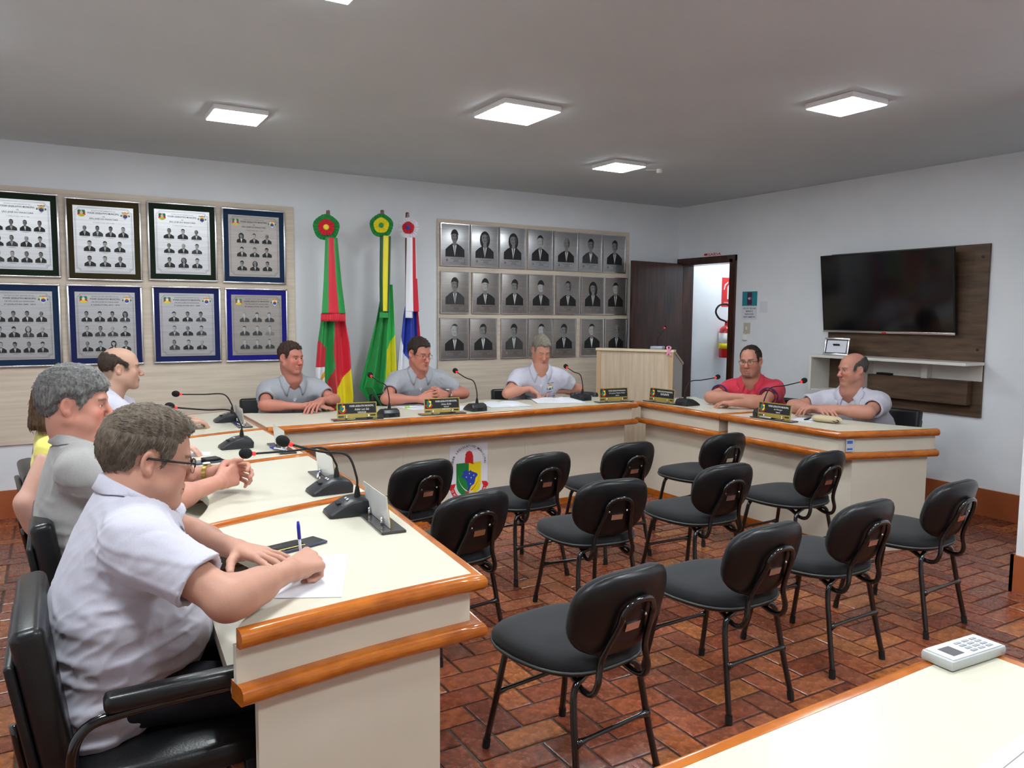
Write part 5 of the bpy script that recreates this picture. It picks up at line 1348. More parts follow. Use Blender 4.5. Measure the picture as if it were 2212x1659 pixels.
M_SKIN = mat('skin', (1,1,1,1), 0.48, spec=0.35, attr='tint', subsurf=0.06, bump=0.10, bscale=(260,260,260))
M_EYEW = mat('eye_white', srgb(222,214,208), 0.15); M_IRIS = mat('eye_iris', srgb(70,60,48), 0.15); M_PUP = mat('eye_pupil', srgb(10,10,10), 0.1)
def hair_mat(name, c, c2): return mat(name, srgb(*c), 0.55, spec=0.35, col2=srgb(*c2), nscale=(140,140,60), nfac=(0.3,0.7), bump=0.3, bscale=(400,400,120))
def build_hair(parent, c, R, q, hp, matname, h=0.0032, strands=900, seed=1):
    S = q.get('s', 1.0); sx = q.get('wide', 1.0)
    F = Field((-0.115,-0.15,-0.13), (0.115,0.145,0.165), h)
    thick = hp.get('t', 0.012); top = hp.get('top', 0.0)
    sl, X, Y, Z = F.block(F.lo, F.lo+F.h*F.n)
    v = ellip((0,-0.016,0.036), (0.076+thick*0.75, 0.098+thick, 0.086+thick+top))[0](X, Y, Z)
    v2 = ellip((0,0.030,0.030), (0.064+thick*0.7, 0.062+thick*0.8, 0.074+thick+top*0.8))[0](X, Y, Z)
    k = 0.03; hh = np.maximum(k-np.abs(v-v2), 0)/k; v = np.minimum(v, v2)-hh*hh*k*0.25
    for (a, b, ra, rb) in hp.get('locks', []):
        w_ = cone(a, b, ra, rb)[0](X, Y, Z); k = 0.02; hh = np.maximum(k-np.abs(v-w_), 0)/k; v = np.minimum(v, w_)-hh*hh*k*0.25
    # combed relief
    fx, fy = hp.get('comb', (0.6, 1.0))
    U = X*fy - Y*fx + 0*Z
    v = v + 0.0006*np.sin(U*520+3.0*np.sin(Z*60+Y*35)+2*np.sin(X*70)) + 0.0012*np.sin(U*230+1.5*np.sin(Y*50-Z*40))
    Yf = Y + np.zeros_like(v); Zf = Z + np.zeros_like(v)
    rec = hp.get('recede', 0.0)
    Zr = Zf - rec*np.clip((np.abs(X)-0.022)/0.03, 0, 1)*np.clip((Yf-0.02)/0.05, 0, 1) + 0.003*np.sin(X*120+Yf*90)
    wob = 0.0025*np.sin(X*190+Zf*130)
    pd = poly_sdf(hp['poly'], Yf, Zr) + wob
    v = v + np.clip(thick + pd*hp.get('ramp', 0.6) - 0.002, 0, thick)*0.95
    k = 0.006; a = v; b = pd; hh = np.maximum(k-np.abs(a-b), 0)/k; v = np.maximum(a, b)+hh*hh*k*0.25
    F.d[sl] = v
    pts, quads = F.mesh()
    if len(pts) == 0: return None
    # strands lying on the surface
    vv = [pts*np.array([sx,1,1])*S@R.T + c]; ff = [quads]
    rs = np.random.RandomState(seed); nv = len(pts)
    if strands:
        f0 = pts[quads[:,0]]; f1 = pts[quads[:,1]]; f2 = pts[quads[:,2]]
        nr = np.cross(f1-f0, f2-f0); nr /= (np.linalg.norm(nr, axis=1, keepdims=True)+1e-12)
        ctr = (f0+f2)/2
        ok = np.where(nr@np.array([0,0,1.0]) > -0.5)[0]
        ok = ok[np.linalg.norm(ctr[ok]-np.array([0,0,0.02]), axis=1) > 0.078]
        pick = rs.choice(ok, strands)
        flow = hp.get('flow')
        for i in pick:
            p = ctr[i]; n = nr[i]
            g = flow(p) if flow is not None else np.array([0.35*np.sign(p[0]+1e-6)*abs(p[0])*10, 0.9 if p[2] > 0.07 else -0.35, -0.9 if p[2] < 0.07 else -0.1])
            if p[1] > 0.068: g = np.array([0.7*hp.get('sweep', 1.0), 0.15, -0.35])
            g = g + rs.normal(size=3)*0.10
            t = g-n*(g@n); t = t/(np.linalg.norm(t)+1e-9); b = np.cross(n, t)
            L = rs.uniform(0.018, 0.040)*hp.get('len', 1.0); wd = rs.uniform(0.00045, 0.0009)
            lift = rs.uniform(0.0004, 0.0016)
            rows_ = []
            for kx, (u, l, w_) in enumerate(((0, -0.0012, 1.0), (0.4, lift*0.7, 1.0), (0.75, lift, 0.8), (1.0, lift*0.7, 0.15))):
                cpt = p + t*(L*(u-0.45)) + n*l - n*((L*(u-0.45))**2*4.5)
                rows_.append([cpt - b*wd*w_ - n*0.0012, cpt + n*0.0006, cpt + b*wd*w_ - n*0.0012])
            base = nv; arr = np.array(rows_).reshape(-1,3); nv += len(arr)
            vv.append((arr*np.array([sx,1,1])*S)@R.T + c)
            fq = []
            for kx in range(3):
                for j in (0, 1): fq.append((base+kx*3+j, base+kx*3+j+1, base+kx*3+j+4, base+kx*3+j+3))
            ff.append(np.array(fq))
    return mesh_from('hair', np.concatenate(vv), np.concatenate(ff), matname, parent)
# ------------------------------------------------------------------ hands
FL = dict(i=(0.044,0.027,0.022), m=(0.049,0.031,0.023), r=(0.045,0.029,0.022), p=(0.035,0.021,0.019))
def hand_fn(Wp, f, n, side, curls, thumb=(0.3,0.3,0.6), spread=0.10, s=1.0):
    """Wp wrist, f finger direction, n palm normal (palm side), side 'R'/'L'. returns fn, lo, hi and fingertips"""
    f = nrm(f); n = np.asarray(n, float); n = nrm(n - f*(n@f)); l = np.cross(f, n) if side == 'R' else np.cross(n, f)
    Wp = np.asarray(Wp, float)
    P = lambda a, b, c_: Wp + (f*a + l*b + n*c_)*s
    palm = []; fingers = []; tips = {}
    kn = dict(i=(0.088,0.030), m=(0.091,0.010), r=(0.086,-0.0105), p=(0.077,-0.029))
    for key, (a, b) in kn.items():
        palm.append(cone(P(0.004, b*0.45, 0), P(a-0.004, b, -0.002), 0.0165*s, 0.0118*s)[0])
    palm.append(cone(P(0.03, 0.012, 0.008), P(0.03, -0.018, 0.008), 0.014*s, 0.013*s)[0])
    for key, (a, b) in kn.items():
        cu = curls[key]; pos = P(a, b, -0.002); ang = 0.0; sp = spread*(dict(i=1, m=0.25, r=-0.4, p=-1.1)[key])
        segs = []; r0 = dict(i=0.0095, m=0.0098, r=0.0093, p=0.0083)[key]
        for j in range(3):
            ang += cu[j]; d = (f*math.cos(ang) + n*math.sin(ang)); d = nrm(d + l*sp*math.cos(ang))
            nx = pos + d*FL[key][j]*s
            segs.append(cone(pos, nx, (r0-0.0008*j)*s, (r0-0.0008*(j+1))*s)[0]); pos = nx
        fingers.append(segs); tips[key] = pos
    # thumb: (abduction, flexion towards the palm, bend)
    ab, fl, bd = thumb
    t0 = P(0.018, 0.020, 0.006); d1 = nrm(f*math.cos(ab+0.35) + l*math.sin(ab+0.35) + n*fl); t1 = t0 + d1*0.044*s
    d2 = nrm(f*math.cos(ab-bd*0.4+0.2) + l*math.sin(ab-bd*0.4+0.2) + n*(fl+bd*0.3)); t2 = t1 + d2*0.033*s; d3 = nrm(d2 + f*0.4*bd - l*0.4*bd); t3 = t2 + d3*0.025*s
    thumbs = [cone(t0, t1, 0.0165*s, 0.0120*s)[0], cone(t1, t2, 0.0112*s, 0.0102*s)[0], cone(t2, t3, 0.0100*s, 0.0088*s)[0]]; tips['t'] = t3
    def sm(a, b, k):
        hh = np.maximum(k-np.abs(a-b), 0)/k; return np.minimum(a, b)-hh*hh*k*0.25
    def fn(X, Y, Z):
        v = None
        for p_ in palm: v = p_(X, Y, Z) if v is None else sm(v, p_(X, Y, Z), 0.014*s)
        g = None
        for segs in fingers:
            w_ = segs[0](X, Y, Z)
            for sg in segs[1:]: w_ = sm(w_, sg(X, Y, Z), 0.003*s)
            g = w_ if g is None else np.minimum(g, w_)
        v = sm(v, g, 0.007*s)
        w_ = thumbs[0](X, Y, Z)
        for sg in thumbs[1:]: w_ = sm(w_, sg(X, Y, Z), 0.005*s)
        return sm(v, w_, 0.009*s)
    allp = np.array(list(tips.values()) + [Wp, P(0.09,0.03,0), P(0.09,-0.03,0), P(0.04,0.06,0.02)])
    return fn, allp.min(0)-0.035, allp.max(0)+0.035, tips
def curl(a, b, c_, da=0.05): return dict(i=(a, b, c_), m=(a+da, b+da, c_), r=(a+2*da, b+2*da, c_), p=(a+3*da, b+3*da, c_))
FLAT = curl(0.10, 0.18, 0.10, 0.0); RELAX = curl(0.30, 0.45, 0.30); FIST = curl(1.15, 1.45, 0.8, 0.03); CLASP = curl(0.75, 0.75, 0.4, 0.0)
PEN = dict(i=(0.75, 0.75, 0.25), m=(0.95, 1.0, 0.45), r=(1.15, 1.35, 0.7), p=(1.2, 1.4, 0.8))
# ------------------------------------------------------------------ whole person
SHIRTS = {}
def shirt_mat(name, c, c2): return mat(name, srgb(*c), 0.85, spec=0.2, sheen=0.15, col2=srgb(*c2), nscale=(300,300,300), nfac=(0.3,0.7), bump=0.06, bscale=(700,700,700))
M_JEANS = mat('dark_trousers', srgb(24,27,36), 0.8, col2=srgb(16,18,26), nscale=(120,120,120), bump=0.15, bscale=(400,400,400))
M_SHOE = mat('black_shoe', srgb(18,16,16), 0.4)
def lens_mat():
    m = bpy.data.materials.new('spectacle_lens'); m.use_nodes = True; nt = m.node_tree; nt.nodes.clear()
    o = _n(nt, 'ShaderNodeOutputMaterial'); mx = _n(nt, 'ShaderNodeMixShader'); tr = _n(nt, 'ShaderNodeBsdfTransparent'); gl = _n(nt, 'ShaderNodeBsdfGlossy')
    tr.inputs[0].default_value = (0.97,0.98,0.98,1); gl.inputs['Roughness'].default_value = 0.03; mx.inputs[0].default_value = 0.07
    nt.links.new(tr.outputs[0], mx.inputs[1]); nt.links.new(gl.outputs[0], mx.inputs[2]); nt.links.new(mx.outputs[0], o.inputs[0]); return m
M_LENS = lens_mat()
def person(label, q):
    H = np.array(q['head'], float); RS = np.array(q['RS'], float); LS = np.array(q['LS'], float); PE = np.array(q['pelvis'], float)
    yaw = math.radians(q['yaw']); hy, hp_, hr = [math.radians(a) for a in q['look']]
    Rh = rot_from(hy, hp_, hr); h = q.get('vox', 0.0038); fat = q.get('bulk', 1.0); arm = q.get('arm', 1.0)
    _m = (RS+LS)/2; _n = q.get('narrow', 1.0); RS = _m + (RS-_m)*_n - np.array([0,0,q.get('drop', 0.0)]); LS = _m + (LS-_m)*_n - np.array([0,0,q.get('drop', 0.0)])
    t = thing('person', label, 'person', (PE[0], PE[1], 0.0), 0)
    org = np.array([PE[0], PE[1], 0.0])
    mid = (RS+LS)/2; up = nrm(mid-PE); rt = nrm(RS-LS); fw = nrm(np.cross(up, rt)); rt = np.cross(fw, up); Rt = np.stack([rt, fw, up], 1)
    skin = np.array(srgb(*q.get('skin', (214,150,124))))[:3]
    sleeve = q.get('sleeve', 0.60)
    hands = {}
    neckb = mid + up*(0.062+q.get('drop', 0.0)*0.75) - fw*0.010
    # ---------- skin
    pts_ = [H+0.20, H-0.20, RS, LS]
    for s in ('R', 'L'):
        if s+'W' in q: pts_ += [np.array(q[s+'E']), np.array(q[s+'W'])+0.21, np.array(q[s+'W'])-0.21]
    lo = np.min(pts_, 0)-0.12; hi = np.max(pts_, 0)+0.08
    lo[2] = max(lo[2], min(mid[2]-0.20, min([q.get('RW', mid)[2], q.get('LW', mid)[2]])-0.16))
    F = Field(lo, hi, h)
    fp = q.get('face', {})
    ops, W = head_ops(H, Rh, fp)
    for fn, a, b, k, m in ops: F.op(fn, a, b, k, m)
    nr = q.get('neck', 0.056)
    def add(p, k): F.op(p[0], p[1], p[2], k)
    add(cone(W(0, -0.030, -0.045), W(0, -0.022, -0.085), nr*1.02, nr), 0.03)
    add(cone(W(0, -0.022, -0.075), neckb, nr, nr*1.14), 0.03)
    add(cone(neckb, mid - up*0.06 + fw*0.015, nr*1.2, nr*1.7), 0.04)
    add(cone(W(0, 0.012, -0.092), neckb + fw*0.042 - up*0.03, 0.026, 0.028), 0.025)
    for s, Sx in (('R', RS), ('L', LS)):
        if s+'E' not in q: continue
        E = np.array(q[s+'E'], float); Wr = np.array(q[s+'W'], float)
        add(cone(Sx + (E-Sx)*0.18, E, 0.055*arm, 0.044*arm), 0.02)
        fd = nrm(Wr-E)
        add(cone(E, Wr, 0.045*arm, 0.0285*arm), 0.03)
        add(cone(E+fd*0.04, E+fd*0.10, 0.047*arm, 0.043*arm), 0.03)
        add(cone(E-fd*0.012, E, 0.036*arm, 0.036*arm), 0.02)
        hd = q[s+'H']
        fn, a, b, tips = hand_fn(Wr + fd*0.012, hd['f'], hd['n'], s, hd['curl'], hd.get('thumb', (0.3,0.3,0.6)), hd.get('spread', 0.10), hd.get('s', 1.06))
        F.op(fn, a, b, 0.016); hands[s] = tips
    pts, quads = F.mesh()
    # pigment: lips, ruddy cheeks, ears and nose, brows, stubble; also painted shade between the lips
    loc = (pts-H)@Rh/fp.get('s', 1.0); loc[:,0] /= fp.get('wide', 1.0)
    col = np.tile(skin, (len(pts), 1)); x, y, z = loc.T; ax = np.abs(x)
    near = (np.abs(loc) < 0.16).all(1)
    def blend(mask, c_, amt): 
        m_ = (np.clip(mask, 0, 1)*amt*near)[:,None]; col[:] = col*(1-m_) + np.array(srgb(*c_))[:3]*m_
    red = q.get('ruddy', 0.35)
    blend(np.exp(-((ax-0.045)/0.022)**2-((z+0.03)/0.024)**2)*(y > 0.03), (206,104,88), red)
    blend(np.exp(-((x)/0.016)**2-((z+0.032)/0.014)**2)*(y > 0.085), (206,104,88), red)
    blend((ax > 0.074)*(y > -0.04)*(y < 0.03)*(np.abs(z) < 0.045)*1.0, (208,122,108), red*0.4)
    lip = 1.0-np.maximum(np.abs(x)/0.0235, np.abs(z+0.0685)/(0.0105*(1-0.55*np.clip(np.abs(x)/0.0235, 0, 1))+1e-6))
    blend((lip*4)*(y > 0.07), q.get('lips', (186,98,92)), 0.75)
    blend((1-np.abs(z+0.0685)/0.0028)*(ax < 0.023)*(y > 0.07), (110,52,48), 0.7)  # dark line paints the shade of the mouth slit
    br = q.get('brow', (70,54,42)); arch = 0.0235 - 0.10*(ax-0.034)**2/0.02
    blend((1-np.abs(z-arch)/0.0058)*2*((ax > 0.013) & (ax < 0.053))*(y > 0.05), br, q.get('browa', 0.75))
    st = q.get('stubble', 0.0)
    if st:
        jawm = np.clip((-0.030-z)/0.012, 0, 1)*np.clip((y-0.0)/0.03, 0, 1)*(1-np.clip(lip*4, 0, 1))*(1-np.clip((-0.125-z)/0.02, 0, 1))
        blend(jawm*np.clip((ax*1.2+np.abs(z+0.07)*0.6-0.012)/0.02, 0, 1), q.get('stubc', (96,72,60)), st)
    gt = q.get('goatee', 0.0)
    if gt:
        blend(np.clip(1-(ax/0.026)**2, 0, 1)*((z < -0.083)*1.0)*(z > -0.13)*(y > 0.03)*2, q.get('stubc', (84,60,48)), gt)
        blend(np.clip(1-np.abs(z+0.052)/0.006, 0, 1)*(ax < 0.028)*(y > 0.07)*2, q.get('stubc', (84,60,48)), gt*0.7)
    if q.get('shave'):                               # shaved hair shadow on the scalp
        pd = poly_sdf(q['hair']['poly'], y.astype(np.float32), z.astype(np.float32)); blend((0.004-pd)/0.01, q['shave'], 0.55)
    nz = 0.5+0.5*waves((pts[:,0], pts[:,1], pts[:,2]), 5, 90.0); col *= (0.95+0.08*nz)[:,None]
    body = mesh_from('body', pts-org, quads, M_SKIN, t, np.concatenate([col, np.ones((len(col),1))], 1))
    # ---------- eyes
    if fp.get('eye', 0.008) > 0.001:
        gz = q.get('gaze', (0.0, 0.0))
        for s in (-1, 1):
            mb = MB(); n1, n2 = 16, 12; C0 = W(s*0.0325, 0.0765, 0.0015)-org
            g = Rh@nrm(np.array([math.sin(gz[0]), 1.0, math.sin(gz[1])])); g2 = nrm(np.cross(g, [0,0,1.0])); g3 = np.cross(g2, g)
            rings = []
            for i in range(n2+1):
                a = PI*i/n2; rr = 0.0128*fp.get('s', 1.0)
                rings.append([tuple(C0 + rr*(g*math.cos(a) + (g2*math.cos(2*PI*k/n1)+g3*math.sin(2*PI*k/n1))*max(math.sin(a), 1e-3))) for k in range(n1)])
            mb.loft(rings, True, True, True)
            mis = []
            for i in range(n2): mis += [2 if i < 1 else (1 if i < 2 else 0)]*n1
            mb.m = mis + [0, 0]; mb.m[-2] = 2
            mb.build('eye', [M_EYEW, M_IRIS, M_PUP], t, True)
    # ---------- hair
    if 'hair' in q:
        ho = build_hair(t, H-org, Rh, fp, q['hair'], q['hairmat'], q['hair'].get('h', 0.0034), q['hair'].get('n', 700), q.get('seed', 1))
    # ---------- shirt
    sh = q.get('vshirt', 0.0055)
    sl_pts = [RS, LS, PE, mid]
    lo = np.min(sl_pts, 0)-0.36; hi = np.max(sl_pts, 0)+0.36; lo[2] = PE[2]-q.get('hem', 0.15); hi[2] = mid[2]+0.16
    G = Field(lo, hi, sh)
    def addg(p, k, m='u'): G.op(p[0], p[1], p[2], k, m)
    dp = q.get('depth', 0.70)
    b1 = PE - up*0.035; b2 = PE + (mid-PE)*0.45; b3 = PE + (mid-PE)*0.80
    bel = q.get('belly', 0.02)
    addg(scaled_cone(b1, b2, 0.180*fat, (0.172+bel*0.5)*fat, Rt, dp*1.02), 0.0)
    addg(scaled_cone(b2, b3, (0.172+bel*0.5)*fat, 0.172*fat, Rt, dp), 0.05)
    addg(scaled_cone(b3, mid - up*0.015, 0.168*fat, 0.125*fat, Rt, dp*0.92), 0.06)
    if bel: addg(ellip(PE + (mid-PE)*0.30 + fw*(0.045+bel), (0.150*fat, 0.090*fat+bel, 0.135), Rt), 0.07)
    if q.get('back', 0): addg(ellip(PE + (mid-PE)*0.72 - fw*0.06, (0.15*fat, 0.09, 0.15), Rt), 0.07)
    for Sx, sg in ((RS, 1), (LS, -1)):
        addg(cone(Sx - rt*sg*0.045 - up*0.018, Sx - up*0.010, 0.064*arm, 0.054*arm), 0.06)
        addg(cone(neckb - up*0.030 - fw*0.010, Sx + up*0.004 - rt*sg*0.02, 0.052, 0.046), 0.05)
        addg(ellip(mid - up*0.12 + rt*sg*0.075 + fw*0.06, (0.075*fat, 0.05, 0.07), Rt), 0.05)
    for s, Sx in (('R', RS), ('L', LS)):
        if s+'E' not in q or sleeve <= 0: continue
        E = np.array(q[s+'E'], float); d = E-Sx; end = Sx + d*sleeve; dn = nrm(d); r1 = 0.050*arm+0.012; r2 = 0.052*arm+0.020
        base = cone(Sx, end + dn*0.05, r1, r2)
        def fnc(X, Y, Z, base=base, end=end, dn=dn):
            return np.maximum(base[0](X, Y, Z), (X-end[0])*dn[0]+(Y-end[1])*dn[1]+(Z-end[2])*dn[2])
        addg((fnc, base[1], base[2]), 0.06)
        addg(cone(mid - up*0.07 + fw*0.01, Sx + d*0.22 - up*0.012, 0.095*fat, 0.056), 0.06)
    # folds: long soft creases that run with gravity and pull towards the arms
    sl, X, Y, Z = G.block(G.lo, G.lo+G.h*G.n)
    LX = Rt[0][0]*(X-mid[0])+Rt[1][0]*(Y-mid[1])+Rt[2][0]*(Z-mid[2]); LY = Rt[0][1]*(X-mid[0])+Rt[1][1]*(Y-mid[1])+Rt[2][1]*(Z-mid[2]); LZ = Rt[0][2]*(X-mid[0])+Rt[1][2]*(Y-mid[1])+Rt[2][2]*(Z-mid[2])
    sd = q.get('seed', 1); am = q.get('fold', 1.0)
    wv = waves((LX*1.0, LY*1.0, LZ*2.2+LX*0.8), sd, 26.0, 5); wv2 = waves((LX*1.6, LY*1.6, LZ*0.6), sd+9, 34.0, 4)
    low = np.clip((-0.12-LZ)/0.25, 0, 1)
    side = np.clip((np.abs(LX)-0.06)/0.12, 0, 1)
    ridge = np.exp(-(wv*2.6)**2); wv3 = waves((LX*1.2, LY*1.2, LZ*1.5-LX*1.1), sd+5, 48.0, 5); ridge3 = np.exp(-(wv3*2.2)**2)
    G.d[sl] += (-0.0085*am*(0.22+0.8*low+0.25*side)*ridge - 0.0040*am*(0.25+0.7*low+0.3*side)*ridge3 + 0.0025*am*wv2*(0.3+0.5*low)).astype(np.float32)
    # sleeve openings and neckline
    for s, Sx in (('R', RS), ('L', LS)):
        if s+'E' not in q or sleeve <= 0: continue
        E = np.array(q[s+'E'], float); d = E-Sx; dn = nrm(d); e0 = Sx + d*sleeve
        addg(cone(e0 - dn*0.03, e0 + dn*0.12, 0.050*arm+0.006, 0.050*arm+0.012), 0.004, 'c')
    nz_ = neckb + up*0.02
    addg(cone(neckb - up*0.03 + fw*0.004, W(0, -0.022, -0.06), nr*1.24, nr*1.30), 0.008, 'c')
    def ngap(X, Y, Z):
        dx, dy, dz = X-neckb[0], Y-neckb[1], Z-neckb[2]
        hgt = dx*up[0]+dy*up[1]+dz*up[2]; fwd = dx*fw[0]+dy*fw[1]+dz*fw[2]
        rad = np.sqrt(np.maximum(dx*dx+dy*dy+dz*dz-hgt*hgt, 0))
        g_ = hgt - (0.014 - 0.20*np.maximum(rad-nr*1.15, 0) - 0.45*np.maximum(fwd, 0))
        return -(g_ - 6.0*np.maximum(rad-0.115, 0))
    addg((ngap, neckb-0.16, neckb+0.16), 0.012, 'c')
    addg(cone(neckb + up*0.02 + fw*0.085, neckb - up*q.get('vneck', 0.075) + fw*0.125, 0.034, 0.014), 0.008, 'c')
    pts, quads = G.mesh()
    keep_col = None
    if q.get('sleeveband'):
        pass
    so = mesh_from('shirt' if not q.get('top') else 'top', pts-org, quads, q['shirt'], t)
    bvh = BVHTree.FromPolygons([tuple(p) for p in pts], [tuple(int(i) for i in f_) for f_ in quads])
    # cuff bands
    if q.get('band'):
        for s, Sx in (('R', RS), ('L', LS)):
            E = np.array(q[s+'E'], float); d = E-Sx; e0 = Sx + d*sleeve; dn = nrm(d); a1 = nrm(np.cross(dn, [0.1,0.2,1.0])); a2 = np.cross(dn, a1); rr = 0.052*arm+0.023
            rings = []
            for (u, ro) in ((-0.020, rr+0.001), (0.003, rr+0.001), (0.003, rr-0.012), (-0.020, rr-0.012)):
                rings.append([tuple(e0-org + dn*u + (a1*math.cos(2*PI*k/28)+a2*math.sin(2*PI*k/28))*ro) for k in range(28)])
            rings.append(rings[0]); MB().loft(rings, True, False, False).build('sleeve_band', q['band'], t, True)
    # ---------- collar
    if q.get('collar', True):
        cen = neckb + up*0.014 + fw*0.003; ca = nrm(up*0.92 + (H-neckb)*1.0); cf = nrm(fw-ca*(fw@ca)); cr = np.cross(cf, ca)
        N = 40; tm = q.get('collar_open', 2.62); rows_ = []
        ra, rb = nr*1.20, nr*1.27
        for i in range(N+1):
            a = -tm + 2*tm*i/N; k = abs(a)/tm; k2 = k**2.2
            dirv = cr*math.sin(a) - cf*math.cos(a)
            rad = math.sqrt((ra*math.sin(a))**2 + (rb*math.cos(a))**2)
            zb = 0.000 - 0.046*k2
            stand = 0.036-0.012*k2
            drop = 0.044 + 0.030*k**3; out = 0.024+0.022*k2
            A = cen + dirv*rad + ca*zb; B_ = cen + dirv*(rad+0.004) + ca*(zb+stand); Cc = cen + dirv*(rad+out) + ca*(zb+stand-drop)
            m1 = cen + dirv*(rad+0.006+out*0.35) + ca*(zb+stand-drop*0.22); m2 = cen + dirv*(rad+out*0.75) + ca*(zb+stand-drop*0.62)
            rows_.append([A, B_, m1, m2, Cc])
        lifted = []
        for row in rows_:
            nrw = []
            for j, p in enumerate(row):
                if j >= 2:
                    hit = bvh.find_nearest(Vector(p))
                    if hit[0] is not None:
                        dd = (Vector(p)-hit[0]).dot(hit[1])
                        if dd < 0.005: p = np.array(p) + np.array(hit[1])*(0.005-dd)
                nrw.append(tuple(np.array(p)-org))
            lifted.append(nrw)
        mb = MB(); mb.loft(lifted, False, False, False); co = mb.build('collar', q.get('collarmat', q['shirt']), t, True)
        md = co.modifiers.new('thickness', 'SOLIDIFY'); md.thickness = 0.0035; md.offset = 0
        # placket with buttons below the V
        pl = []
        for i in range(9):
            base = neckb - up*(q.get('vneck', 0.075)+0.012+i*0.013) + fw*0.04
            ro = []
            for e in (-0.014, -0.005, 0.005, 0.014):
                hit = bvh.ray_cast(Vector(base + rt*e + fw*0.30), Vector(-fw), 0.5)
                ro.append(tuple((np.array(hit[0]) + fw*0.0022 - org) if hit[0] is not None else (base + rt*e + fw*0.1 - org)))
            pl.append(ro)
        mb = MB(); mb.loft(pl, False, False, False); po = mb.build('placket', q['shirt'], t, True)
        md = po.modifiers.new('thickness', 'SOLIDIFY'); md.thickness = 0.003
        for i in (1, 6):
            c_ = (np.array(pl[i][1])+np.array(pl[i][2]))/2 + fw*0.002; MB().sphere(tuple(c_), 0.0045, 8, 5).build('button', M_PWH, t, True)
    # ---------- chest badge
    if q.get('badge'):
        sgn = q['badge'][0]
        base = mid - up*q['badge'][1] - rt*sgn*q['badge'][2]
        bc = MB()
        def onto(u, v, lift):
            p0 = base + rt*u + up*v + fw*0.35; hit = bvh.ray_cast(Vector(p0), Vector(-fw), 0.6)
            return tuple(np.array(hit[0]) + fw*lift - org) if hit[0] is not None else tuple(base + rt*u + up*v + fw*0.1 - org)
        def stamp(pts2, mi, lift): bc.poly([onto(-u, v, lift) for u, v in pts2], mi)
        sc = 0.62
        stamp([(a*sc, b*sc) for a, b in [(-0.03,0.036),(0.03,0.036),(0.03,0.012),(0.0,-0.034),(-0.03,0.012)]], q['badge'][3] if len(q['badge']) > 3 else 4, 0.0065)
        stamp([(a*sc, b*sc) for a, b in ell(0, 0.004, 0.022, 0.022, 12)], 7, 0.0075); stamp([(a*sc, b*sc) for a, b in ell(0, -0.004, 0.020, 0.016, 12)], 8, 0.0085)
        stamp([(a*sc, b*sc) for a, b in [(-0.026,0.060),(-0.026,0.042),(0.026,0.042),(0.026,0.060),(0.012,0.050),(0,0.060),(-0.012,0.050)]], 9, 0.0065)
        for (x0, x1, yy) in ((-0.05,-0.012,0.075), (0.004,0.05,0.075), (-0.04,0.04,-0.05)): stamp([(x0*sc,(yy-0.003)*sc),(x1*sc,(yy-0.003)*sc),(x1*sc,(yy+0.003)*sc),(x0*sc,(yy+0.003)*sc)], 0, 0.0065)
        for s_ in (-1, 1): stamp([(a*sc, b*sc) for a, b in ell(s_*0.040, 0.0, 0.008, 0.014, 8)], 6, 0.0065)
        bc.build('badge', PM, t)
    # ---------- trousers and shoes
    T = Field(PE+np.array([-0.75,-0.75,-PE[2]-0.02]), PE+np.array([0.75,0.75,0.16]), 0.0085)
    def addt(p, k): T.op(p[0], p[1], p[2], k)
    ff = np.array([math.cos(yaw), math.sin(yaw), 0.0]); rr = np.array([math.sin(yaw), -math.cos(yaw), 0.0]); zz = np.array([0,0,1.0])
    addt(scaled_cone(PE - rr*0.05 - zz*0.01, PE + rr*0.05 - zz*0.01, 0.118*fat, 0.118*fat, rot_from(yaw), 0.85), 0.0)
    addt(cone(PE - zz*0.0, PE + zz*0.05, 0.11*fat, 0.115*fat), 0.04)
    tl = q.get('thigh', 0.40)
    for s in (-1, 1):
        hip = PE + rr*s*0.085 - zz*0.025; kn = PE + rr*s*q.get('knees', 0.125) + ff*tl; kn[2] = 0.50; an = kn + ff*q.get('shin', 0.02) + rr*s*0.01; an[2] = 0.10
        addt(cone(hip, kn, 0.082*fat, 0.062), 0.05); addt(cone(kn, an, 0.060, 0.046), 0.03)
    pts, quads = T.mesh(); mesh_from('trousers', pts-org, quads, q.get('trousers', M_JEANS), t)
    for s in (-1, 1):
        kn = PE + rr*s*q.get('knees', 0.125) + ff*tl; an = kn + ff*q.get('shin', 0.02) + rr*s*0.01
        Sh = Field(np.array([an[0]-0.25, an[1]-0.25, -0.01]), np.array([an[0]+0.25, an[1]+0.25, 0.16]), 0.008)
        a0 = np.array([an[0], an[1], 0.05])
        for p, k in ((cone(a0 - ff*0.05, a0 + ff*0.05 - zz*0.004, 0.044, 0.046), 0), (cone(a0 + ff*0.05, a0 + ff*0.15 - zz*0.012, 0.046, 0.036), 0.03), (cone(a0, a0+zz*0.06, 0.042, 0.044), 0.03)): Sh.op(p[0], p[1], p[2], k)
        zf = (Sh.lo[2] + Sh.h*np.arange(Sh.n[2])).astype(np.float32); Sh.d = np.maximum(Sh.d, (0.003 - zf)[None,None,:])
        pts, quads = Sh.mesh(); mesh_from('shoe', pts-org, quads, M_SHOE, t)
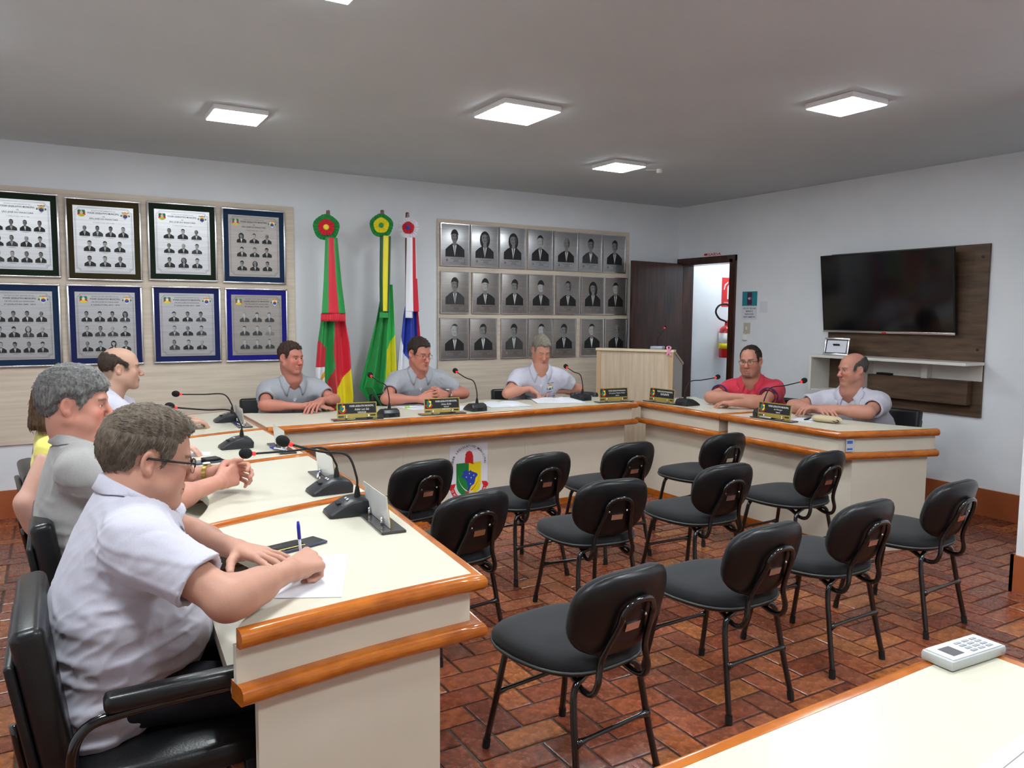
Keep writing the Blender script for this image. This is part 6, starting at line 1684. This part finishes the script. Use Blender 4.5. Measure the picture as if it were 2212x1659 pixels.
    # ---------- glasses
    if q.get('glasses'):
        gk = q['glasses']; go = MB(); gl = MB()
        def L(x, y, z): return tuple(W(x, y, z)-org)
        gw, gh, gy, gzc, rw = gk.get('w', 0.025), gk.get('h', 0.017), gk.get('y', 0.106), gk.get('z', 0.000), gk.get('r', 0.0013)
        for s in (-1, 1):
            rim = [L(s*0.0335 + u, gy - 0.10*abs(u*s+0.0)*0.25*(1 if u*s > 0 else 0.3), gzc + v) for u, v in superell(gw, gh, 3.2, 24)]
            rim.append(rim[0])
            if gk.get('half'): go.tube(rim[0:13], rw*1.3, 6); go.tube(rim[12:], rw*0.5, 5)
            else: go.tube(rim, rw, 6)
            gl.poly([p for p in rim[:-1]])
            tp = gzc+gh*0.55
            arm_ = [L(s*(0.0335+gw), gy-0.004, tp), L(s*0.073, gy-0.022, tp+0.001), L(s*0.081, 0.03, tp+0.002), L(s*0.085, -0.012, tp+0.004), L(s*0.086, -0.030, tp-0.010)]
            go.tube(arm_, [rw*1.2, rw*gk.get('armr', 1.3), rw*gk.get('armr', 1.3), rw*gk.get('armr', 1.3), rw], 6, flat=None)
        go.tube([L(-0.0335+gw*0.96, gy, gzc+gh*0.35), L(0, gy+0.004, gzc+gh*0.55), L(0.0335-gw*0.96, gy, gzc+gh*0.35)], rw*1.2, 6)
        gob = go.build('spectacles', gk['mat'], t, True); gl.build('lens', M_LENS, gob)
    return t, hands, dict(W=W, R=Rh, org=org, Rt=Rt, mid=mid)
# ================================================================== THE NINE PEOPLE
WHT = shirt_mat('white_polo', (194,192,204), (184,182,196)); GRY = shirt_mat('grey_polo', (166,168,174), (150,152,160)); GRY2 = shirt_mat('warm_grey_polo', (166,164,162), (152,150,148))
REDS = shirt_mat('red_polo', (206,62,80), (192,48,68)); NAVY = shirt_mat('navy_band', (74,44,86), (64,38,78)); YEL = shirt_mat('yellow_top', (232,222,120), (222,212,110))
HB_GREY = hair_mat('brown_grey_hair', (126,112,98), (88,78,68)); HD_GREY = hair_mat('dark_grey_hair', (146,144,142), (84,82,82)); H_BROWN = hair_mat('dark_brown_hair', (78,58,48), (48,36,30)); H_GREY = hair_mat('grey_hair', (152,143,130), (114,106,96))
H_BLK = hair_mat('black_brown_hair', (68,56,50), (40,34,30)); H_BLD = hair_mat('cropped_brown_hair', (78,62,52), (52,42,36)); H_LONG = hair_mat('long_brown_hair', (104,78,56), (66,46,32)); H_SALT = hair_mat('salt_pepper_hair', (96,92,88), (60,58,56))
GL_BLK = mat('black_spectacle_frame', srgb(20,20,24), 0.3); GL_MET = mat('steel_spectacle_frame', srgb(90,84,82), 0.25, 0.8)
CAST = {}
# 1: near left, writing
pp, hh, inf = person('man in white polo and black spectacles writing at the nearest left desk', dict(
    head=(-5.866,-4.43,1.124), look=(2,-12,0), RS=(-5.915,-4.63,0.965), LS=(-5.90,-4.215,0.975), pelvis=(-5.985,-4.43,0.575), yaw=0,
    RE=(-5.742,-4.80,0.845), RW=(-5.572,-4.672,0.848), LE=(-5.755,-4.175,0.845), LW=(-5.648,-4.375,0.838),
    RH=dict(f=(0.80,0.55,0.02), n=(0.25,0.62,-0.72), curl=PEN, thumb=(0.15,0.75,0.8)), LH=dict(f=(0.55,-0.80,-0.05), n=(0.0,-0.05,-1), curl=FLAT, thumb=(0.75,0.1,0.2), spread=0.28),
    vox=0.0026, vshirt=0.0044, bulk=1.02, arm=0.97, belly=0.05, depth=0.72, shirt=WHT, skin=(186,138,118), ruddy=0.30, neck=0.057, fold=0.95, seed=4,
    face=dict(s=1.0, wide=0.95, jaw=1.04, fat=0.15, nose=1.0, eye=0.0035), brow=(96,80,66), hairmat=HB_GREY, collar_open=2.55, sleeve=0.68,
    hair=dict(poly=HAIR_SHORT, t=0.014, top=0.004, n=6000, h=0.003, comb=(1.0,0.5), locks=[((0.03,0.055,0.100),(-0.02,0.088,0.092),0.017,0.012)]),
    glasses=dict(mat=GL_BLK, half=True, r=0.0016, armr=2.0, w=0.026, h=0.018, z=-0.002)))
# 2: grey polo, clasped hands
person('grey haired man in grey polo with clasped hands and gold watch', dict(
    head=(-6.008,-3.50,1.176), look=(-14,-3,0), RS=(-6.005,-3.70,0.975), LS=(-5.985,-3.30,0.975), pelvis=(-6.02,-3.50,0.575), yaw=0,
    RE=(-5.755,-3.735,0.845), RW=(-5.545,-3.535,0.856), LE=(-5.735,-3.255,0.845), LW=(-5.54,-3.385,0.862),
    RH=dict(f=(0.72,0.66,0.10), n=(-0.55,0.75,-0.25), curl=CLASP, thumb=(0.2,0.3,0.4), spread=0.22), LH=dict(f=(0.90,-0.35,0.06), n=(-0.45,-0.80,-0.30), curl=curl(0.6,0.7,0.4,0.0), thumb=(0.3,0.2,0.3), spread=0.22),
    vox=0.0030, vshirt=0.005, bulk=1.0, arm=0.96, belly=0.045, shirt=GRY2, skin=(190,134,116), ruddy=0.5, neck=0.059, seed=8, vneck=0.05,
    face=dict(s=1.01, wide=0.95, jaw=1.10, fat=1.0, nose=1.1, eye=0.0065), brow=(70,62,58), hairmat=HD_GREY,
    hair=dict(poly=HAIR_FRINGE, t=0.017, top=0.004, n=5000, comb=(0.4,1.0), recede=0.0)))
# 3: bald, white polo, far left
person('balding man in white polo looking right at the far left desk', dict(
    head=(-5.735,-1.50,1.168), look=(-4,-2,0), RS=(-5.82,-1.70,0.960), LS=(-5.80,-1.30,0.960), pelvis=(-5.93,-1.50,0.57), yaw=0,
    RE=(-5.63,-1.76,0.845), RW=(-5.42,-1.63,0.835), LE=(-5.61,-1.24,0.845), LW=(-5.42,-1.40,0.835),
    RH=dict(f=(0.9,0.4,0), n=(0,0,-1), curl=RELAX), LH=dict(f=(0.9,-0.4,0), n=(0,0,-1), curl=RELAX),
    shirt=WHT, skin=(192,152,132), ruddy=0.25, seed=11, vshirt=0.0062, face=dict(s=1.0, wide=0.94, jaw=1.0, nose=1.05, eye=0.006), brow=(84,66,54), stubble=0.15, hairmat=H_BLD, shave=(110,90,78),
    hair=dict(poly=HAIR_BALD, ramp=0.3, t=0.0045, n=1400)))
# woman behind the grey haired man
person('woman in yellow top with long brown hair, half hidden behind the grey haired man', dict(
    head=(-6.045,-2.62,1.085), look=(20,-8,0), RS=(-6.095,-2.765,0.895), LS=(-6.03,-2.44,0.905), pelvis=(-6.06,-2.55,0.56), yaw=8,
    RE=(-6.195,-2.84,0.70), RW=(-6.145,-2.80,0.50), LE=(-5.80,-2.40,0.845), LW=(-5.62,-2.46,0.84),
    RH=dict(f=(0.25,0.05,-0.95), n=(0.1,1,0), curl=RELAX), LH=dict(f=(0.9,-0.4,0), n=(0,0,-1), curl=RELAX),
    shirt=YEL, top=True, sleeve=0.0, collar=False, skin=(204,160,144), ruddy=0.2, bulk=0.86, arm=0.86, belly=0.0, neck=0.046, seed=13, vshirt=0.0062, thigh=0.36,
    face=dict(s=0.95, jaw=0.92, nose=0.85, eye=0.008), brow=(96,74,58), hairmat=H_LONG,
    hair=dict(poly=[(0.118,0.070),(0.066,0.060),(0.046,0.0),(0.020,-0.06),(-0.01,-0.10),(-0.02,-0.125),(-0.15,-0.125),(-0.16,0.19),(0.16,0.19)], t=0.018, n=1500, len=1.8,
              locks=[((0.045,-0.07,0.0),(0.05,-0.085,-0.12),0.05,0.035), ((-0.045,-0.07,0.0),(-0.05,-0.085,-0.12),0.05,0.035), ((0,-0.09,0.0),(0,-0.095,-0.12),0.045,0.04)])))
# 4: grey polo, left end of the back desks
person('dark haired man in grey polo with folded hands at the left back desk', dict(
    head=(-4.552,-0.80,1.168), look=(-62,-4,0), RS=(-4.725,-0.735,0.972), LS=(-4.345,-0.735,0.978), pelvis=(-4.53,-0.42,0.575), yaw=-92,
    RE=(-4.79,-0.985,0.842), RW=(-4.545,-1.085,0.832), LE=(-4.262,-0.925,0.848), LW=(-4.405,-1.085,0.868),
    RH=dict(f=(0.93,-0.35,-0.02), n=(0,-0.05,-1), curl=FLAT), LH=dict(f=(-0.72,-0.66,-0.22), n=(-0.1,-0.05,-1), curl=curl(0.25,0.35,0.2,0.02), spread=0.12, thumb=(0.55,0.0,0.2)),
    shirt=GRY, skin=(184,120,104), ruddy=0.5, seed=15, arm=0.84, narrow=0.93, drop=0.045, neck=0.052, vshirt=0.0058, badge=(1,0.07,0.085), face=dict(s=0.96, wide=0.92, jaw=1.05, nose=0.95, eye=0.0065, fat=0.2), brow=(60,44,36), stubble=0.1, hairmat=H_BROWN,
    hair=dict(poly=HAIR_SHORT, t=0.009, n=2200, recede=0.010)))
# 5: president with spectacles
person('man in grey polo and thin spectacles, hands clasped, behind the middle back desk', dict(
    head=(-3.573,-0.94,1.186), look=(-76,-12,0), RS=(-3.735,-0.83,1.018), LS=(-3.365,-0.90,1.022), pelvis=(-3.50,-0.55,0.58), yaw=-98,
    RE=(-3.875,-1.00,0.845), RW=(-3.655,-1.105,0.842), LE=(-3.150,-0.895,0.845), LW=(-3.375,-1.02,0.856),
    RH=dict(f=(0.90,-0.40,0.16), n=(0.30,0.75,-0.25), curl=CLASP, spread=0.2), LH=dict(f=(-0.88,-0.42,0.18), n=(-0.30,0.75,-0.25), curl=CLASP, spread=0.2),
    shirt=GRY, skin=(186,122,104), ruddy=0.45, seed=18, arm=0.84, narrow=0.93, drop=0.045, neck=0.050, vshirt=0.0058, badge=(1,0.075,0.09), face=dict(s=1.0, wide=0.90, jaw=0.98, nose=1.2, eye=0.0045), brow=(70,54,44), hairmat=H_BLK,
    hair=dict(poly=HAIR_SHORT, t=0.010, top=0.004, n=2200, recede=0.014), glasses=dict(mat=GL_MET, r=0.0011, w=0.024, h=0.0145, z=-0.004)))
# 6: reading, white polo
person('grey haired man in white polo pointing at a book with lowered eyes', dict(
    head=(-2.506,-1.07,1.200), look=(-104,-24,0), RS=(-2.665,-0.945,1.014), LS=(-2.305,-1.045,1.020), pelvis=(-2.40,-0.66,0.58), yaw=-104,
    RE=(-2.845,-1.09,0.850), RW=(-2.635,-1.085,0.880), LE=(-2.075,-1.03,0.845), LW=(-2.315,-1.00,0.838),
    RH=dict(f=(0.62,-0.50,-0.55), n=(-0.35,0.10,-0.75), curl=dict(i=(0.25,0.3,0.1), m=(0.6,0.7,0.4), r=(0.7,0.8,0.4), p=(0.8,0.9,0.4)), thumb=(0.2,0.4,0.5)), LH=dict(f=(-0.95,-0.25,0.0), n=(0,-0.1,-1), curl=RELAX),
    shirt=WHT, skin=(192,136,116), ruddy=0.5, seed=21, arm=0.84, narrow=0.93, drop=0.045, neck=0.053, vshirt=0.0058, badge=(1,0.03,0.085), face=dict(s=0.98, wide=0.88, jaw=1.02, nose=1.05, eye=0.0), brow=(120,104,90), hairmat=H_GREY,
    hair=dict(poly=HAIR_SHORT, t=0.011, top=0.003, n=2200, recede=0.006, comb=(1.0,0.4))))
# 7: red polo
person('man in red polo and dark spectacles with crossed arms on the right row', dict(
    head=(-1.253,-2.237,1.142), look=(-157,-4,3), RS=(-1.265,-2.035,0.950), LS=(-1.105,-2.385,0.965), pelvis=(-0.94,-2.10,0.575), yaw=-160,
    RE=(-1.530,-2.085,0.850), RW=(-1.430,-2.315,0.868), LE=(-1.365,-2.475,0.842), LW=(-1.575,-2.40,0.838),
    RH=dict(f=(0.15,-0.98,0.0), n=(0.4,0,-0.9), curl=RELAX), LH=dict(f=(-0.45,0.85,-0.05), n=(0,0,-1), curl=RELAX),
    shirt=REDS, band=NAVY, skin=(188,132,112), ruddy=0.4, seed=24, narrow=0.93, drop=0.045, neck=0.056, vshirt=0.0058, bulk=1.08, arm=0.98, belly=0.05, face=dict(s=1.0, wide=0.95, jaw=1.08, fat=0.6, nose=0.95, eye=0.007), brow=(70,48,38), stubble=0.35, goatee=0.55, hairmat=H_BLK,
    hair=dict(poly=HAIR_RECEDE, t=0.008, n=1500, recede=0.02), glasses=dict(mat=GL_BLK, r=0.0014, w=0.026, h=0.0165, z=-0.003)))
# 8: bald, white polo, right
person('balding man in white polo with hands together at the near right desk', dict(
    head=(-1.10,-3.052,1.122), look=(-198,-4,0), RS=(-1.105,-2.845,0.925), LS=(-0.985,-3.215,0.940), pelvis=(-0.78,-2.98,0.575), yaw=-170,
    RE=(-1.370,-2.765,0.842), RW=(-1.410,-3.005,0.842), LE=(-1.255,-3.295,0.845), LW=(-1.425,-3.085,0.862),
    RH=dict(f=(-0.35,-0.93,0.05), n=(0.1,0.0,-1), curl=RELAX), LH=dict(f=(-0.62,0.76,0.02), n=(0,0,-1), curl=RELAX, thumb=(0.5,0.0,0.2)),
    shirt=WHT, skin=(184,130,112), ruddy=0.45, seed=27, narrow=0.93, drop=0.045, neck=0.056, vshirt=0.0058, bulk=1.04, arm=0.95, belly=0.04, face=dict(s=0.97, wide=0.94, jaw=1.04, fat=0.6, nose=1.1, eye=0.0055), brow=(110,98,88), stubble=0.12, hairmat=H_SALT, shave=(140,128,120),
    hair=dict(poly=HAIR_BALD, ramp=0.35, t=0.006, n=1500)))
# ---- what they hold and wear that is not clothing
pm = (np.array(hh['R']['i'])+np.array(hh['R']['t']))/2
t = thing('pen', 'clear pen with blue cap held upright in the writing hand', 'pen', (pm[0]+0.004, pm[1]+0.004, TZ+0.003), rot=(math.radians(5), math.radians(-5), 0))
MB().tube([(0,0,0.012),(0,0,0.115)], 0.0040, 8).build('barrel', mat('clear_barrel', srgb(214,214,220), 0.15), t, True)
MB().tube([(0,0,0.10),(0,0,0.135),(0,0,0.150)], [0.0052,0.0050,0.0034], 8).build('cap', mat('pen_cap_170', srgb(36,44,170), 0.3), t, True)
MB().tube([(0,0,0.012),(0,0,0.0)], [0.0038,0.001], 8).build('tip', M_CHROME, t, True)
def watch(W_, E_, label, m, r=0.034):
    d = (Vector(E_)-Vector(W_)).normalized(); c = Vector(W_) + d*0.022; a = d.orthogonal().normalized(); b = d.cross(a)
    t = thing('wrist_watch', label, 'watch', tuple(c))
    rings = [[tuple(d*u + (a*math.cos(2*PI*k/24)+b*math.sin(2*PI*k/24))*rr) for k in range(24)] for u, rr in ((-0.008, r), (-0.008, r+0.003), (0.008, r+0.004), (0.008, r+0.001))]
    rings.append(rings[0]); MB().loft(rings, True, False, False).build('bracelet', m, t, True, angle=40)
    up_ = (Vector((0,0,1)) - d*d.z).normalized(); q_ = c*0 + up_*(r+0.004); M = frame(q_, d, up_.cross(d))
    MB().lathe([(0,0),(0.014,0),(0.015,0.003),(0.013,0.006),(0,0.0065)], 18, 0, M).build('dial', M_PWH, t, True, angle=40)
watch((-5.54,-3.385,0.862), (-5.735,-3.255,0.845), 'gold bracelet watch on the grey haired man\'s wrist', mat('gold_bracelet', srgb(206,176,96), 0.25, 0.9), 0.036)
watch((-3.375,-1.02,0.856), (-3.150,-0.895,0.845), 'steel watch on the wrist of the man in thin spectacles', M_CHROME, 0.034)
# ---- their chairs
armchair(-5.832, -4.46, math.radians(-90), 'black vinyl armchair of the writing man, nearest the viewer')
armchair(-5.815, -3.50, math.radians(-90), 'black vinyl armchair under the grey haired man')
armchair(-5.88, -2.55, math.radians(-85), 'black vinyl armchair of the woman in yellow')
armchair(-5.84, -1.50, math.radians(-90), 'black vinyl armchair of the balding man at the far left')
armchair(-4.60, -0.52, math.radians(176), 'black vinyl armchair at the left back desk')
armchair(-3.56, -0.64, math.radians(174), 'black vinyl armchair at the middle back desk')
armchair(-2.44, -0.74, math.radians(170), 'black vinyl armchair at the right back desk')
armchair(-1.03, -2.20, math.radians(100), 'black vinyl armchair of the man in red')
armchair(-0.87, -3.05, math.radians(97), 'black vinyl armchair at the end of the right row')
